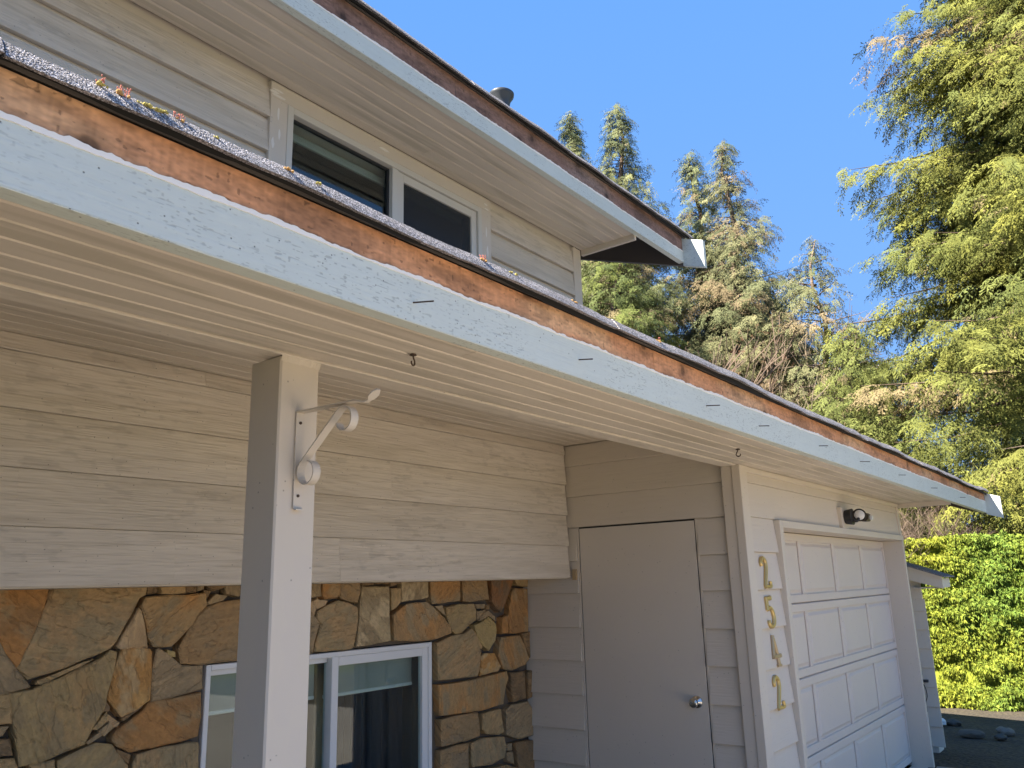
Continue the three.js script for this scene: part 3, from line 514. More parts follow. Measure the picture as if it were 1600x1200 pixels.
fascia('lower_fascia', -4, 10.29, -1.33, 2.28, 2.398, 2.482, M.wood, 501, [[1.355, 2.327, 0.06, 0.25], [2.10, 2.335, 0.05, 0.2], [3.05, 2.335, 0.06, 0.1], [3.62, 2.33, 0.05, 0.2], [4.5, 2.34, 0.05, 0.1], [5.3, 2.335, 0.06, 0.3], [6.3, 2.34, 0.05, 0.2], [7.4, 2.33, 0.05, 0.2], [8.7, 2.34, 0.05, 0.15]], [-0.9, 2.62, 5.62, 8.2]);
fascia('upper_fascia', -7, 5.62, -2.53, 4.092, 4.185, 4.31, M.woodRed, 601, [], [-0.5, 2.9]);
// closing boards and rakes at the gable ends
mesh('eave_return', box(8.432, 8.455, 2.262, 2.46, -1.84, -1.372, 'z'), M.paint, house);
mesh('upper_eave_return', box(4.902, 4.93, 4.06, 4.28, -3.03, -2.572, 'z'), M.paint, house);
function rake(name, x, zt, yb, yt, zr, slope, seed) {        // plumb-cut tail standing out past the fascia
  const g = part(name, house), bot = (z) => yb + slope * (zt - z), tp = (z) => yt + slope * (zt - z);
  mesh('rake_tail', prism('x', [[zt, bot(zt)], [zt, tp(zt)], [seed, tp(seed)], [seed, bot(seed)]], x, x + 0.04, 'z'), M.blue, g);
  mesh('rake_board', prism('x', [[seed - 0.001, bot(seed)], [seed - 0.001, tp(seed)], [zr, tp(zr)], [zr, bot(zr)]], x, x + 0.04, 'z'), M.deck, g);
  return g;
}
const SL = 0.335;
rake('lower_rake', 10.291, -1.183, 2.213, 2.447, -5.2, SL, -1.335);
rake('upper_rake', 5.622, -2.358, 4.008, 4.235, -6.6, SL, -2.535);

// --- roofs
function roof(name, x0, x1, zE, yE, zR, seed, firstName, backX0) {
  const g = part(name, house), r = rng(seed), sl = SL;
  const top_ = (z) => yE + (zE - z) * sl;                     // deck top
  mesh('roof_deck', prism('x', [[zE - 0.02, top_(zE - 0.02)], [zR, top_(zR)], [zR, top_(zR) - 0.02], [zE - 0.02, top_(zE - 0.02) - 0.02]], x0, x1, 'x'), M.deck, g);
  const zb = 2 * zR - zE;
  mesh('rear_roof', prism('x', [[zR - 0.001, top_(zR)], [zb, yE], [zb, yE - 0.03], [zR - 0.001, top_(zR) - 0.03]], x0, x1, 'x'), M.gran, g);
  // upper courses, one long strip each
  const geos = []; for (let z = zE - 0.17, k = 0; z > zR + 0.1; z -= 0.14, k++) geos.push(prism('x', [[z + 0.012, top_(z) + 0.008], [z + 0.012, top_(z) + 0.014], [z - 0.15, top_(z - 0.15) + 0.007], [z - 0.15, top_(z - 0.15) + 0.001]], x0, x1, 'x'));
  const cm = mesh('shingle_courses', mergeGeometries(geos), M.gran, g); cm.userData.kind = 'stuff';
  // shingles of the eave course, each sagging a little over the edge
  const W = 0.94; let x = x0 - r() * 0.5;
  while (x < x1 + 0.03) {
    const a = Math.max(x, x0), b = Math.min(x + W, x1 + 0.045), n = 14, lay = 5; x += W;
    if (b - a < 0.05) continue;
    const dr = 0.010 * (r() - 0.4), pos = [], ring = [];
    for (let i = 0; i <= n; i++) {
      const px = lerp(a + 0.0012, b - 0.0012, i / n), wv = 0.012 * (vn(px * 2.1, seed, 999, 999, 71) - 0.5) + 0.007 * (vn(px * 9, seed, 999, 999, 72) - 0.5) + dr * 0.6, out = 0.012 * (vn(px * 3.3, seed, 999, 999, 73) - 0.5) + 0.004 * (r() - 0.5);
      const curl = 0.03 * sstep(x1 - 0.9, x1, px) * (name === 'lower_roof' ? 1 : 0.4);
      const zf = zE + 0.028 + out;
      ring.push([[px, top_(zE - 0.15) + 0.014, zE - 0.15], [px, top_(zE) + 0.016 + wv * 0.5 + curl * 0.7, zE], [px, top_(zE) + 0.0165 + wv + curl, zE + 0.006 + out], [px, top_(zE) - 0.006 + wv + curl, zE + 0.022 + out], [px, top_(zE) - 0.0235 + wv + curl + 0.003 * (r() - 0.5), zf + 0.004], [px, top_(zE) - 0.020 + wv + curl, zf - 0.012], [px, top_(zE) + 0.002 + wv * 0.5 + curl * 0.7, zE - 0.02], [px, top_(zE - 0.15) + 0.002, zE - 0.15]]);
    }
    const tri = (...v) => v.forEach((q) => pos.push(...q)), tarAndShade = [];
    for (let i = 0; i < n; i++) for (let k = 0; k < 7; k++) { const A = ring[i][k], B = ring[i + 1][k], C = ring[i + 1][k + 1], D = ring[i][k + 1]; tri(A, B, C); tri(A, C, D); }
    for (const R of [ring[0], ring[n]]) for (let k = 1; k < 6; k++) tri(R[0], R[k], R[k + 1]);
    mesh('shingle', finish(raw(pos), 'x', roff()), M.gran, g);
  }
  // near-black underside strip, the shadow gap below the shingle edge painted in
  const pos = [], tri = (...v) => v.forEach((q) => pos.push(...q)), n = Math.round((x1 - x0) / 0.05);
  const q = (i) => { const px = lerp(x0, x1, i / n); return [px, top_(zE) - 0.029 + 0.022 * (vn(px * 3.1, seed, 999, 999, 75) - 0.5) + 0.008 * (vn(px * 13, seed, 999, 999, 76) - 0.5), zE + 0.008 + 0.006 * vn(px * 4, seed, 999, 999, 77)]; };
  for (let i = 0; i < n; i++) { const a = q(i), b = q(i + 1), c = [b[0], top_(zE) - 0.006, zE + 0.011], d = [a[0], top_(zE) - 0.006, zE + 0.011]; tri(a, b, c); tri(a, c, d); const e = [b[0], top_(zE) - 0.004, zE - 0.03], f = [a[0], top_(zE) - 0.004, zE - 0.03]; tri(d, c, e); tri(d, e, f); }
  mesh('felt_shade_strip', finish(raw(pos), 'x'), M.tarAndShade, g);
  return g;
}
const lowerRoof = roof('lower_roof', -4, 10.34, -1.315, 2.502, -5.2, 701);
const upperRoof = roof('upper_roof', -7, 5.68, -2.505, 4.325, -6.3, 801);
// gable overhang lining of the garage roof
mesh('gable_soffit', prism('x', [[-1.375, 2.46], [-5.1, 2.46 + SL * 3.72], [-5.1, 2.475 + SL * 3.72], [-1.375, 2.475]], 8.46, 10.29, 'x'), M.deck, house);
mesh('upper_gable_soffit', prism('x', [[-2.575, 4.28], [-6.3, 4.28 + SL * 3.72], [-6.3, 4.295 + SL * 3.72], [-2.575, 4.295]], 4.935, 5.62, 'x'), M.deck, house);
// gable end triangles
mesh('upper_gable_wall', prism('x', [[-3.07, 4.28], [-6.3, 5.53], [-9.0, 4.28]], 4.74, 4.865, 'z'), M.paint, house);
mesh('garage_gable_wall', prism('x', [[-1.87, 2.33], [-5.1, 3.55], [-8.6, 2.41]], 8.24, 8.40, 'z'), M.paint, house);

// --- wall with the side door (faces the porch)
{
  const g = part('door_wall', house), X = 4.615;
  const rel = [-1.52, -1.313, -1.106, -0.899, -0.692, -0.485, -0.278, -0.064, 0.143, 0.356, 0.563, 0.77, 0.925].map((v) => v + 1.65);
  const dT = 2.004, dL = -2.975, dR = -2.145;
  for (let i = 0; i + 1 < rel.length; i++) {
    const yb = rel[i], yt = Math.min(rel[i + 1] - 0.002, 2.562);
    if (yb < dT - 0.06) {
      lap(g, 'z', -3.44, dL - 0.018, yb, yt, X, M.siding3, 0.026); lap(g, 'z', dR + 0.018, -1.935, yb, yt, X, M.siding3, 0.026);
      if (yt > dT + 0.02) lap(g, 'z', dL - 0.016, dR + 0.016, dT + 0.008, yt, X, M.siding3, 0.02);
    } else lap(g, 'z', -3.06, -1.935, Math.max(yb, dT + 0.008), yt, X, M.siding3, 0.024);
  }
  mesh('corner_trim', box(4.568, 4.616, 0, 2.30, -1.933, -1.866, 'y'), M.paint, g);
  mesh('corner_trim', box(4.560, 4.665, 0, 2.30, -1.865, -1.812, 'y', 0.003), M.paint, g);
  mesh('jamb', box(4.605, 4.64, 0, dT + 0.006, dL - 0.017, dL - 0.004, 'y', 0.001), M.paint, g); mesh('jamb', box(4.605, 4.64, 0, dT + 0.006, dR + 0.004, dR + 0.017, 'y', 0.001), M.paint, g);
  mesh('flashing', box(4.585, 4.60, 1.672, 1.74, -3.03, -2.998, 'y', 0.001), M.brassDull, g);
  const d = part('side_door', house);
  mesh('door_slab', box(4.604, 4.6135, 0.02, dT - 0.004, dL + 0.003, dR - 0.003, 'y', 0.002), M.doorPaint, d);
  mesh('gap_shade', box(4.614, 4.6165, 0.02, dT + 0.007, dL - 0.004, dR + 0.004, 'y', 0), M.gasket, d);  // black sheet behind the slab, painting in the shade of the door gap
  const prof = [[0.0, 0.0], [0.034, 0.0], [0.034, 0.004], [0.03, 0.010], [0.014, 0.014], [0.012, 0.028], [0.020, 0.034], [0.0275, 0.046], [0.0265, 0.056], [0.020, 0.062], [0.0, 0.063]].map((p) => new THREE.Vector2(...p));
  const k = new THREE.LatheGeometry(prof, 28); k.rotateZ(Math.PI / 2); k.translate(4.604, 0.965, -2.215);
  mesh('door_knob', k, M.chrome, d);
}
// --- garage front
{
  const g = part('garage_wall', house), Z = -1.842, rel = [-1.58, -1.366, -1.152, -0.937, -0.722, -0.507, -0.283, -0.066, 0.151, 0.356, 0.560, 0.62];
  for (let i = 0; i + 1 < rel.length; i++) {
    const yb = rel[i] + 1.65, yt = Math.min(rel[i + 1] + 1.648, 2.268);
    if (yb < 1.9) course(g, 'x', 4.667, 5.088, yb, yt, Z, [], 0.024, () => M.siding3);
    else course(g, 'x', 4.667, 8.36, yb, yt, Z, i === 9 ? [6.49] : [5.9], 0.016, () => M.siding3);
  }
  mesh('frieze', box(4.667, 8.40, 2.268, 2.301, -1.842, -1.815, 'x', 0.004), M.paint, g);
  mesh('corner_trim', box(8.362, 8.428, 0, 2.267, -1.90, -1.82, 'y', 0.003), M.paint, g);
  const f = part('garage_door_frame', house);
  mesh('jamb', box(5.09, 5.148, 0, 2.0, -1.985, -1.795, 'y', 0.003), M.paint, f); mesh('jamb', box(8.315, 8.36, 0, 1.955, -1.985, -1.80, 'y', 0.003), M.paint, f);
  mesh('header', box(5.15, 8.36, 1.957, 2.003, -1.985, -1.796, 'x', 0.003), M.paint, f);
  const d = part('garage_door', house), H = 0.482, x0 = 5.152, x1 = 8.313, W = (x1 - x0) / 4;
  for (let s = 0; s < 4; s++) {
    const yb = 0.03 + s * H, yt = yb + H - 0.002;
    // section skin with stepped lower lip
    mesh('door_section', prism('x', [[-2.02, yb], [-1.989, yb], [-1.985, yb + 0.004], [-1.985, yt - 0.004], [-1.989, yt], [-2.02, yt]], x0, x1, 'x'), M.garage, d);
    const bars = [];
    const zB = -1.9855, zF = -1.972;
    bars.push(box(x0, x1, yb + 0.003, yb + 0.058, zB, zF, 'x', 0.004), box(x0, x1, yt - 0.058, yt - 0.003, zB, zF, 'x', 0.004));
    for (let c = 0; c <= 4; c++) { const xc = x0 + c * W; bars.push(box(Math.max(x0, xc - 0.025), Math.min(x1, xc + 0.025), yb + 0.058, yt - 0.058, zB, zF - 0.0004, 'y', 0.004)); }
    mesh('section_rails', mergeGeometries(bars), M.garage, d);
    for (let c = 0; c < 4; c++) {
      const a = x0 + c * W + 0.037, b = x0 + (c + 1) * W - 0.037, p = yb + 0.07, q = yt - 0.07, e = 0.022, pos = [], tri = (...v) => v.forEach((w) => pos.push(...w));
      const o = [[a, p], [b, p], [b, q], [a, q]], n = [[a + e, p + e], [b - e, p + e], [b - e, q - e], [a + e, q - e]];
      for (let i = 0; i < 4; i++) { const A = [...o[i], zB], B = [...o[(i + 1) % 4], zB], C = [...n[(i + 1) % 4], zF - 0.002], D = [...n[i], zF - 0.002]; tri(A, B, C); tri(A, C, D); }
      tri([...n[0], zF - 0.002], [...n[1], zF - 0.002], [...n[2], zF - 0.002]); tri([...n[0], zF - 0.002], [...n[2], zF - 0.002], [...n[3], zF - 0.002]);
      mesh('raised_panel', finish(raw(pos), 'x', roff()), M.garage, d);
    }
  }
}
// --- lower window
{
  const w = part('lower_window', house), x0 = 2.195, x1 = 3.668, y0 = 0.56, y1 = 1.338, Z = -3.43;
  const fr = (a, b, c, d, t, z0, z1, n, mat = M.vinyl) => { mesh(n, box(a, a + t, c, d, z0, z1, 'y', 0.003), mat, w); mesh(n, box(b - t, b, c, d, z0, z1, 'y', 0.003), mat, w); mesh(n, box(a + t, b - t, d - t, d, z0, z1, 'x', 0.003), mat, w); mesh(n, box(a + t, b - t, c, c + t, z0, z1, 'x', 0.003), mat, w); };
  fr(x0, x1, y0, y1, 0.026, Z - 0.09, Z, 'frame');
  fr(2.925, x1 - 0.027, y0 + 0.027, y1 - 0.027, 0.045, Z - 0.045, Z - 0.008, 'sash');
  fr(x0 + 0.027, 2.96, y0 + 0.027, y1 - 0.027, 0.026, Z - 0.085, Z - 0.05, 'sash');
  mesh('pane', box(2.968, x1 - 0.070, y0 + 0.070, y1 - 0.070, Z - 0.030, Z - 0.026, 'x', 0), M.glass, w);
  mesh('pane', box(x0 + 0.052, 2.935, y0 + 0.052, y1 - 0.052, Z - 0.070, Z - 0.066, 'x', 0), M.glass, w);
  mesh('roller_blind', box(2.24, 2.90, 1.12, 1.30, Z - 0.128, Z - 0.120, 'x', 0.002), M.blind, w); mesh('roller_blind', box(2.97, 3.62, 1.115, 1.30, Z - 0.128, Z - 0.120, 'x', 0.002), M.blind, w);
  mesh('blind_bar', box(2.24, 2.90, 1.104, 1.122, Z - 0.134, Z - 0.116, 'x', 0.004), M.vinyl, w); mesh('blind_bar', box(2.97, 3.62, 1.099, 1.117, Z - 0.134, Z - 0.116, 'x', 0.004), M.vinyl, w);
}
// ---------- small things on the house ----------
// flat bar swept along a path in the plane x = const; wide side along x
function bar(pts, w, t, x) {
  const pos = [], n = pts.length, tri = (...v) => v.forEach((q) => pos.push(...q)), S = [];
  for (let i = 0; i < n; i++) { const a = pts[Math.max(0, i - 1)], b = pts[Math.min(n - 1, i + 1)]; let dz = b[0] - a[0], dy = b[1] - a[1]; const l = Math.hypot(dz, dy) || 1; dz /= l; dy /= l; const ww = typeof w === 'function' ? w(i / (n - 1)) : w, c = x + 0.0125; S.push([[c - ww / 2, pts[i][1] + dz * t / 2, pts[i][0] - dy * t / 2], [c + ww / 2, pts[i][1] + dz * t / 2, pts[i][0] - dy * t / 2], [c + ww / 2, pts[i][1] - dz * t / 2, pts[i][0] + dy * t / 2], [c - ww / 2, pts[i][1] - dz * t / 2, pts[i][0] + dy * t / 2]]); }
  for (let i = 0; i + 1 < n; i++) for (let k = 0; k < 4; k++) { const A = S[i][k], B = S[i][(k + 1) % 4], C = S[i + 1][(k + 1) % 4], D = S[i + 1][k]; tri(A, B, C); tri(A, C, D); }
  for (const R of [S[0], S[n - 1]]) { tri(R[0], R[1], R[2]); tri(R[0], R[2], R[3]); }
  return finish(outward(raw(pos)), 'y', roff());
}
{
  const b = topGroup('plant_bracket', 'scrolled flat-bar plant bracket painted greige on the porch post', 'bracket'), X = 1.412;
  const pm = M.paint, z0 = -1.838;
  mesh('back_plate', bar([[z0, 2.141], [z0, 2.05], [z0, 1.95], [z0, 1.875], [z0 + 0.003, 1.868], [z0 + 0.014, 1.866]], 0.028, 0.004, X), pm, b);
  const arm = []; for (let i = 0; i <= 8; i++) arm.push([lerp(-1.84, -1.60, i / 8), 2.141 - 0.004 * i / 8]); for (let i = 1; i <= 7; i++) arm.push([lerp(-1.60, -1.52, i / 7), 2.137 + (i < 4 ? -0.012 * i / 4 : lerp(-0.012, 0.018, (i - 3) / 4))]);
  mesh('arm', bar(arm, (t) => (t < 0.62 ? 0.026 : t < 0.8 ? lerp(0.026, 0.012, (t - 0.62) / 0.18) : 0.012 + 0.02 * Math.sin((t - 0.8) / 0.2 * Math.PI)), 0.004, X), pm, b);
  const sc = [];
  for (let i = 0; i <= 22; i++) { const a = Math.PI * (1.02 - i / 22 * 1.62) - Math.PI, r = lerp(0.025, 0.037, i / 22); sc.push([-1.645 + Math.cos(Math.PI + i / 22 * 4.9) * r, 2.094 - Math.sin(Math.PI + i / 22 * 4.9) * -r]); }
  // upper scroll: starts inside, runs round and leaves along the diagonal
  const up = []; for (let i = 0; i <= 24; i++) { const a = -2.9 + i / 24 * (2.9 + 2.25), r = lerp(0.027, 0.0375, i / 24); up.push([-1.643 + Math.cos(a) * r, 2.092 + Math.sin(a) * r]); }
  const lo = []; for (let i = 0; i <= 24; i++) { const a = 2.35 + i / 24 * (2 * Math.PI - 0.9), r = lerp(0.0375, 0.030, i / 24); lo.push([-1.791 + Math.cos(a) * r, 1.967 + Math.sin(a) * r]); }
  mesh('scroll', bar([...up, ...lo], 0.0255, 0.0035, X), pm, b);
  for (const y of [2.110, 1.905]) { const s = new THREE.CylinderGeometry(0.0042, 0.0042, 0.004, 10); s.rotateX(Math.PI / 2); s.translate(X + 0.0125, y, z0 + 0.003); mesh('screw', s, M.rust, b); }
}
for (const [x, z, lab, s, turn] of [[1.612, -1.578, 'dark rusty plant hook screwed into the soffit beside the porch post', 1, 0.3], [4.01, -1.592, 'dark twisted hook hanging from the soffit above the garage corner', 1.15, 1.5]]) {
  const h = topGroup('ceiling_hook', lab, 'hook'), y = 2.302; h.position.set(x, y, z); h.rotation.y = turn; h.scale.setScalar(s);
  const pl = new THREE.CylinderGeometry(0.0085, 0.011, 0.004, 16); pl.translate(0, -0.002, 0); mesh('rosette', pl, M.rust, h);
  mesh('hook', tube([V(0, 0, 0), V(0.002, -0.010, 0), V(0.008, -0.018, 0), V(0.010, -0.027, 0), V(0.002, -0.034, 0), V(-0.009, -0.031, 0), V(-0.010, -0.023, 0)], 0.0026, 8, 28), M.rust, h);
}
{
  const pos = [], n = 46, q = (i, k) => { const t = i / n * 0.276, x = t < 0.136 ? 1.355 + t : 1.491, z = t < 0.136 ? -1.842 : -1.842 - (t - 0.136), o = k ? 0.001 : 0.004 + 0.005 * vn(i * 0.7, 3, 999, 999, 91), ox = t < 0.136 ? 0 : o, oz = t < 0.136 ? o : 0; return [x + ox, k ? 2.282 - 0.006 * vn(i * 0.9, 9, 999, 999, 92) : 2.299, z + oz]; };
  for (let i = 0; i < n; i++) { const a = q(i, 1), b = q(i + 1, 1), c = q(i + 1, 0), d = q(i, 0); for (const p of [a, b, c, a, c, d]) pos.push(...p); }
  mesh('caulk_bead', finish(raw(pos), 'x'), M.paint, house);
}
// house numerals, thick cast strokes (metres, origin at the numeral's lower edge)
{
  const sweep = (pts, w, d) => {                      // rounded ridge stroke standing off the wall
    const c = new THREE.CatmullRomCurve3(pts.map((p) => V(p[0], p[1], 0)), false, 'centripetal'), N = 40, pos = [], S = [], tri = (...v) => v.forEach((q) => pos.push(...q));
    for (let i = 0; i <= N; i++) { const t = i / N, p = c.getPoint(t), g = c.getTangent(t), nx = -g.y, ny = g.x, ww = (typeof w === 'function' ? w(t) : w) * 0.54; S.push([[1, 0], [1, 0.6], [0.55, 1], [-0.55, 1], [-1, 0.6], [-1, 0]].map(([k, z]) => [p.x + nx * ww * k, p.y + ny * ww * k, z * d])); }
    for (let i = 0; i < N; i++) for (let k = 0; k < 6; k++) { const A = S[i][k], B = S[i][(k + 1) % 6], C = S[i + 1][(k + 1) % 6], D = S[i + 1][k]; tri(A, B, C); tri(A, C, D); }
    for (const R of [S[0], S[N]]) for (let k = 1; k < 5; k++) tri(R[0], R[k], R[k + 1]);
    return finish(outward(raw(pos)), 'y', roff());
  };
  const two = () => mergeGeometries([sweep([[0.004, 0.122], [0.000, 0.140], [0.012, 0.160], [0.036, 0.166], [0.058, 0.150], [0.060, 0.122], [0.046, 0.086], [0.026, 0.046], [0.010, 0.008]], (t) => 0.015 + 0.006 * Math.sin(t * 3), 0.016), sweep([[0.006, 0.009], [0.03, 0.011], [0.06, 0.009], [0.082, 0.010]], 0.018, 0.015), sweep([[0.084, 0.008], [0.083, 0.022], [0.079, 0.038]], (t) => 0.02 - 0.006 * t, 0.015)]);
  const five = () => mergeGeometries([sweep([[0.012, 0.160], [0.04, 0.158], [0.072, 0.160]], (t) => 0.018 + 0.008 * t, 0.015), sweep([[0.013, 0.164], [0.012, 0.13], [0.009, 0.095]], 0.018, 0.016), sweep([[0.010, 0.096], [0.034, 0.110], [0.060, 0.098], [0.074, 0.068], [0.070, 0.032], [0.046, 0.010], [0.018, 0.010], [0.004, 0.026], [0.006, 0.042]], (t) => 0.015 + 0.007 * Math.sin(t * 3.1), 0.016)]);
  const four = () => mergeGeometries([sweep([[0.030, 0.168], [0.022, 0.13], [0.012, 0.09], [0.004, 0.056]], 0.017, 0.016), sweep([[0.030, 0.166], [0.044, 0.12], [0.054, 0.07], [0.058, 0.012]], (t) => 0.014 + 0.006 * t, 0.015), sweep([[-0.004, 0.058], [0.04, 0.057], [0.094, 0.057]], 0.021, 0.016), sweep([[0.038, 0.008], [0.058, 0.010], [0.082, 0.008]], 0.014, 0.014)]);
  const q = [['2', two, 4.775, 1.590, M.brass, 'brass numeral 2 uppermost of the four house numbers by the garage'], ['5', five, 4.790, 1.366, M.brass, 'brass numeral 5 on the siding by the garage door'], ['4', four, 4.812, 1.146, M.brassDull, 'dulled brass numeral 4 on the siding by the garage door'], ['2', two, 4.795, 0.918, M.brass, 'brass numeral 2 lowest of the four house numbers by the garage']];
  for (const [, f, x, y, m, lab] of q) { const g = f(); g.scale(1.22, 1.06, 1); const o = topMesh('house_numeral', g, m, lab, 'house number', 'brass house numbers beside the garage door'); o.position.set(x, y, -1.8175); o.rotation.x = -0.08; }
}
// flood light over the garage door
{
  const l = topGroup('security_light', 'black flood light with round white lens over the garage door', 'outdoor light');
  mesh('mounting_block', box(6.47, 6.62, 1.995, 2.16, -1.842, -1.80, 'y', 0.004), M.paint, l);
  const base = new THREE.CylinderGeometry(0.062, 0.052, 0.055, 28); base.rotateX(Math.PI / 2); base.translate(6.555, 2.087, -1.772); mesh('base', base, M.black, l);
  mesh('swivel_arm', tube([V(6.55, 2.07, -1.75), V(6.56, 2.055, -1.72), V(6.575, 2.085, -1.705)], 0.013, 8, 12), M.black, l);
  const dir = V(-0.93, -0.05, 0.36).normalize();
  const head = new THREE.LatheGeometry([[0, -0.085], [0.022, -0.083], [0.030, -0.05], [0.046, -0.012], [0.049, 0.0], [0.046, 0.004], [0.044, 0.0]].map((p) => new THREE.Vector2(...p)), 28);
  const Q = new THREE.Quaternion().setFromUnitVectors(V(0, 1, 0), dir); head.applyQuaternion(Q); head.translate(6.575, 2.098, -1.70); mesh('lamp_head', head, M.bronze, l);
  const lens = new THREE.SphereGeometry(0.052, 24, 10, 0, 6.2832, 0, 0.82); lens.translate(0, -0.0345, 0); lens.applyQuaternion(Q); lens.translate(6.575, 2.098, -1.70); mesh('lens', lens, M.lens, l);
  mesh('sensor_housing', box(6.66, 6.76, 2.055, 2.118, -1.735, -1.66, 'x', 0.018), M.bronze, l);
  mesh('sensor_window', box(6.70, 6.752, 2.062, 2.098, -1.661, -1.645, 'x', 0.006), M.lens, l);
  mesh('sensor_arm', tube([V(6.60, 2.075, -1.76), V(6.64, 2.085, -1.72), V(6.68, 2.09, -1.70)], 0.012, 8, 10), M.bronze, l);
}
// vent pipe on the upper roof
{
  const v = topGroup('roof_vent', 'dark metal vent pipe with a flared cap on the upper roof', 'vent'); v.position.set(3.92, 4.47, -3.0);
  const p = new THREE.LatheGeometry([[0.055, -0.05], [0.055, 0.36], [0.062, 0.40], [0.085, 0.435], [0.088, 0.455], [0.082, 0.462], [0, 0.468]].map((a) => new THREE.Vector2(...a)), 32); mesh('pipe', p, M.galv, v);
  const f = new THREE.CylinderGeometry(0.07, 0.16, 0.05, 24); f.rotateX(-0.32); f.translate(0, 0.02, 0); mesh('flashing_collar', f, M.tarAndShade, v);
}
// moss on the shingle edge
{
  const mk = std({ color: lin(0.36, 0.31, 0.09), roughness: 1 }), mo = std({ color: lin(0.42, 0.25, 0.09), roughness: 1 }), st = std({ color: lin(0.48, 0.17, 0.13), roughness: 0.9 });
  const r = rng(88);
  const tuft = (x, w, n, stalks, mat, lab) => {
    const g = [], sg = [];
    for (let i = 0; i < n; i++) { const s = 0.0035 + 0.004 * r(), b = new THREE.IcosahedronGeometry(s * 0.7, 0); b.scale(1.2, 0.7 + r() * 0.6, 1); b.rotateY(r() * 6); b.translate((r() - 0.5) * w, s * 0.3 + 0.006 * r(), (r() - 0.5) * 0.02); g.push(b); }
    for (let i = 0; i < stalks; i++) { const hgt = 0.012 + 0.014 * r(), x0 = (r() - 0.5) * w, z0 = (r() - 0.5) * 0.014, c = new THREE.CylinderGeometry(0.0008, 0.0011, hgt, 4); c.translate(0, hgt / 2, 0); c.rotateZ((r() - 0.5) * 0.7); c.translate(x0, 0.002, z0); sg.push(c); const t = new THREE.IcosahedronGeometry(0.0019, 0); t.scale(1, 1.7, 1); t.translate(x0 + (r() - 0.5) * 0.006, hgt + 0.002, z0); sg.push(t); }
    const o = topGroup('moss_tuft', lab, 'moss', 'moss tufts along the shingle edge'); o.position.set(x, 2.5075, -1.303); o.scale.setScalar(0.75);
    mesh('cushion', mergeGeometries(g), mat, o); if (sg.length) { const q = mesh('stalks', mergeGeometries(sg.map((q) => (q.index ? q.toNonIndexed() : q))), st, o); q.userData.kind = 'stuff'; }
  };
  const A = 'red-stalked moss tuft on the lower shingle edge', B = 'yellow moss cushion without stalks on the lower shingle edge';
  tuft(0.560, 0.03, 10, 7, mk, A); tuft(0.600, 0.03, 12, 9, mo, A); tuft(0.655, 0.07, 46, 0, mk, B); tuft(0.705, 0.025, 14, 8, mo, A);
  tuft(0.955, 0.03, 22, 0, mo, B); tuft(1.03, 0.02, 10, 0, mk, B); tuft(1.60, 0.03, 14, 10, mo, A); tuft(1.73, 0.05, 26, 0, mk, B); tuft(2.05, 0.03, 14, 0, mo, B); tuft(2.62, 0.04, 14, 2, mo, A); tuft(0.78, 0.02, 8, 0, mk, B);
}
// things seen through the lower window
{
  const c = topGroup('dark_curtain', 'dark navy curtain hanging inside behind the lower window', 'curtain'); const pos = [];
  const n = 26, P = (i) => [3.42 + i * 0.02, -3.95 + 0.02 * Math.sin(i * 1.7)]; for (let i = 0; i < n; i++) { const a = P(i), b = P(i + 1); for (const t of [[[a[0], 0.2, a[1]], [b[0], 0.2, b[1]], [b[0], 2.1, b[1]]], [[a[0], 0.2, a[1]], [b[0], 2.1, b[1]], [a[0], 2.1, a[1]]]]) t.forEach((q) => pos.push(...q)); }
  mesh('cloth', finish(raw(pos), 'y'), M.navy, c); mesh('rod', box(3.3, 4.0, 2.1, 2.12, -3.96, -3.94, 'x'), M.black, c);
  topMesh('wooden_post', box(3.20, 3.27, 0.121, 2.198, -3.98, -3.91, 'y', 0.004), M.oak, 'narrow wooden post inside behind the lower window', 'post');
  const s = topGroup('sofa', 'grey sofa inside the room behind the lower window', 'sofa'); const gm = std({ color: lin(0.14, 0.12, 0.10), roughness: 0.95 });
  mesh('seat', box(2.0, 3.1, 0.125, 0.52, -4.7, -3.9, 'x', 0.04), gm, s); mesh('backrest', box(2.0, 3.1, 0.521, 0.95, -4.7, -4.45, 'x', 0.05), gm, s);
}
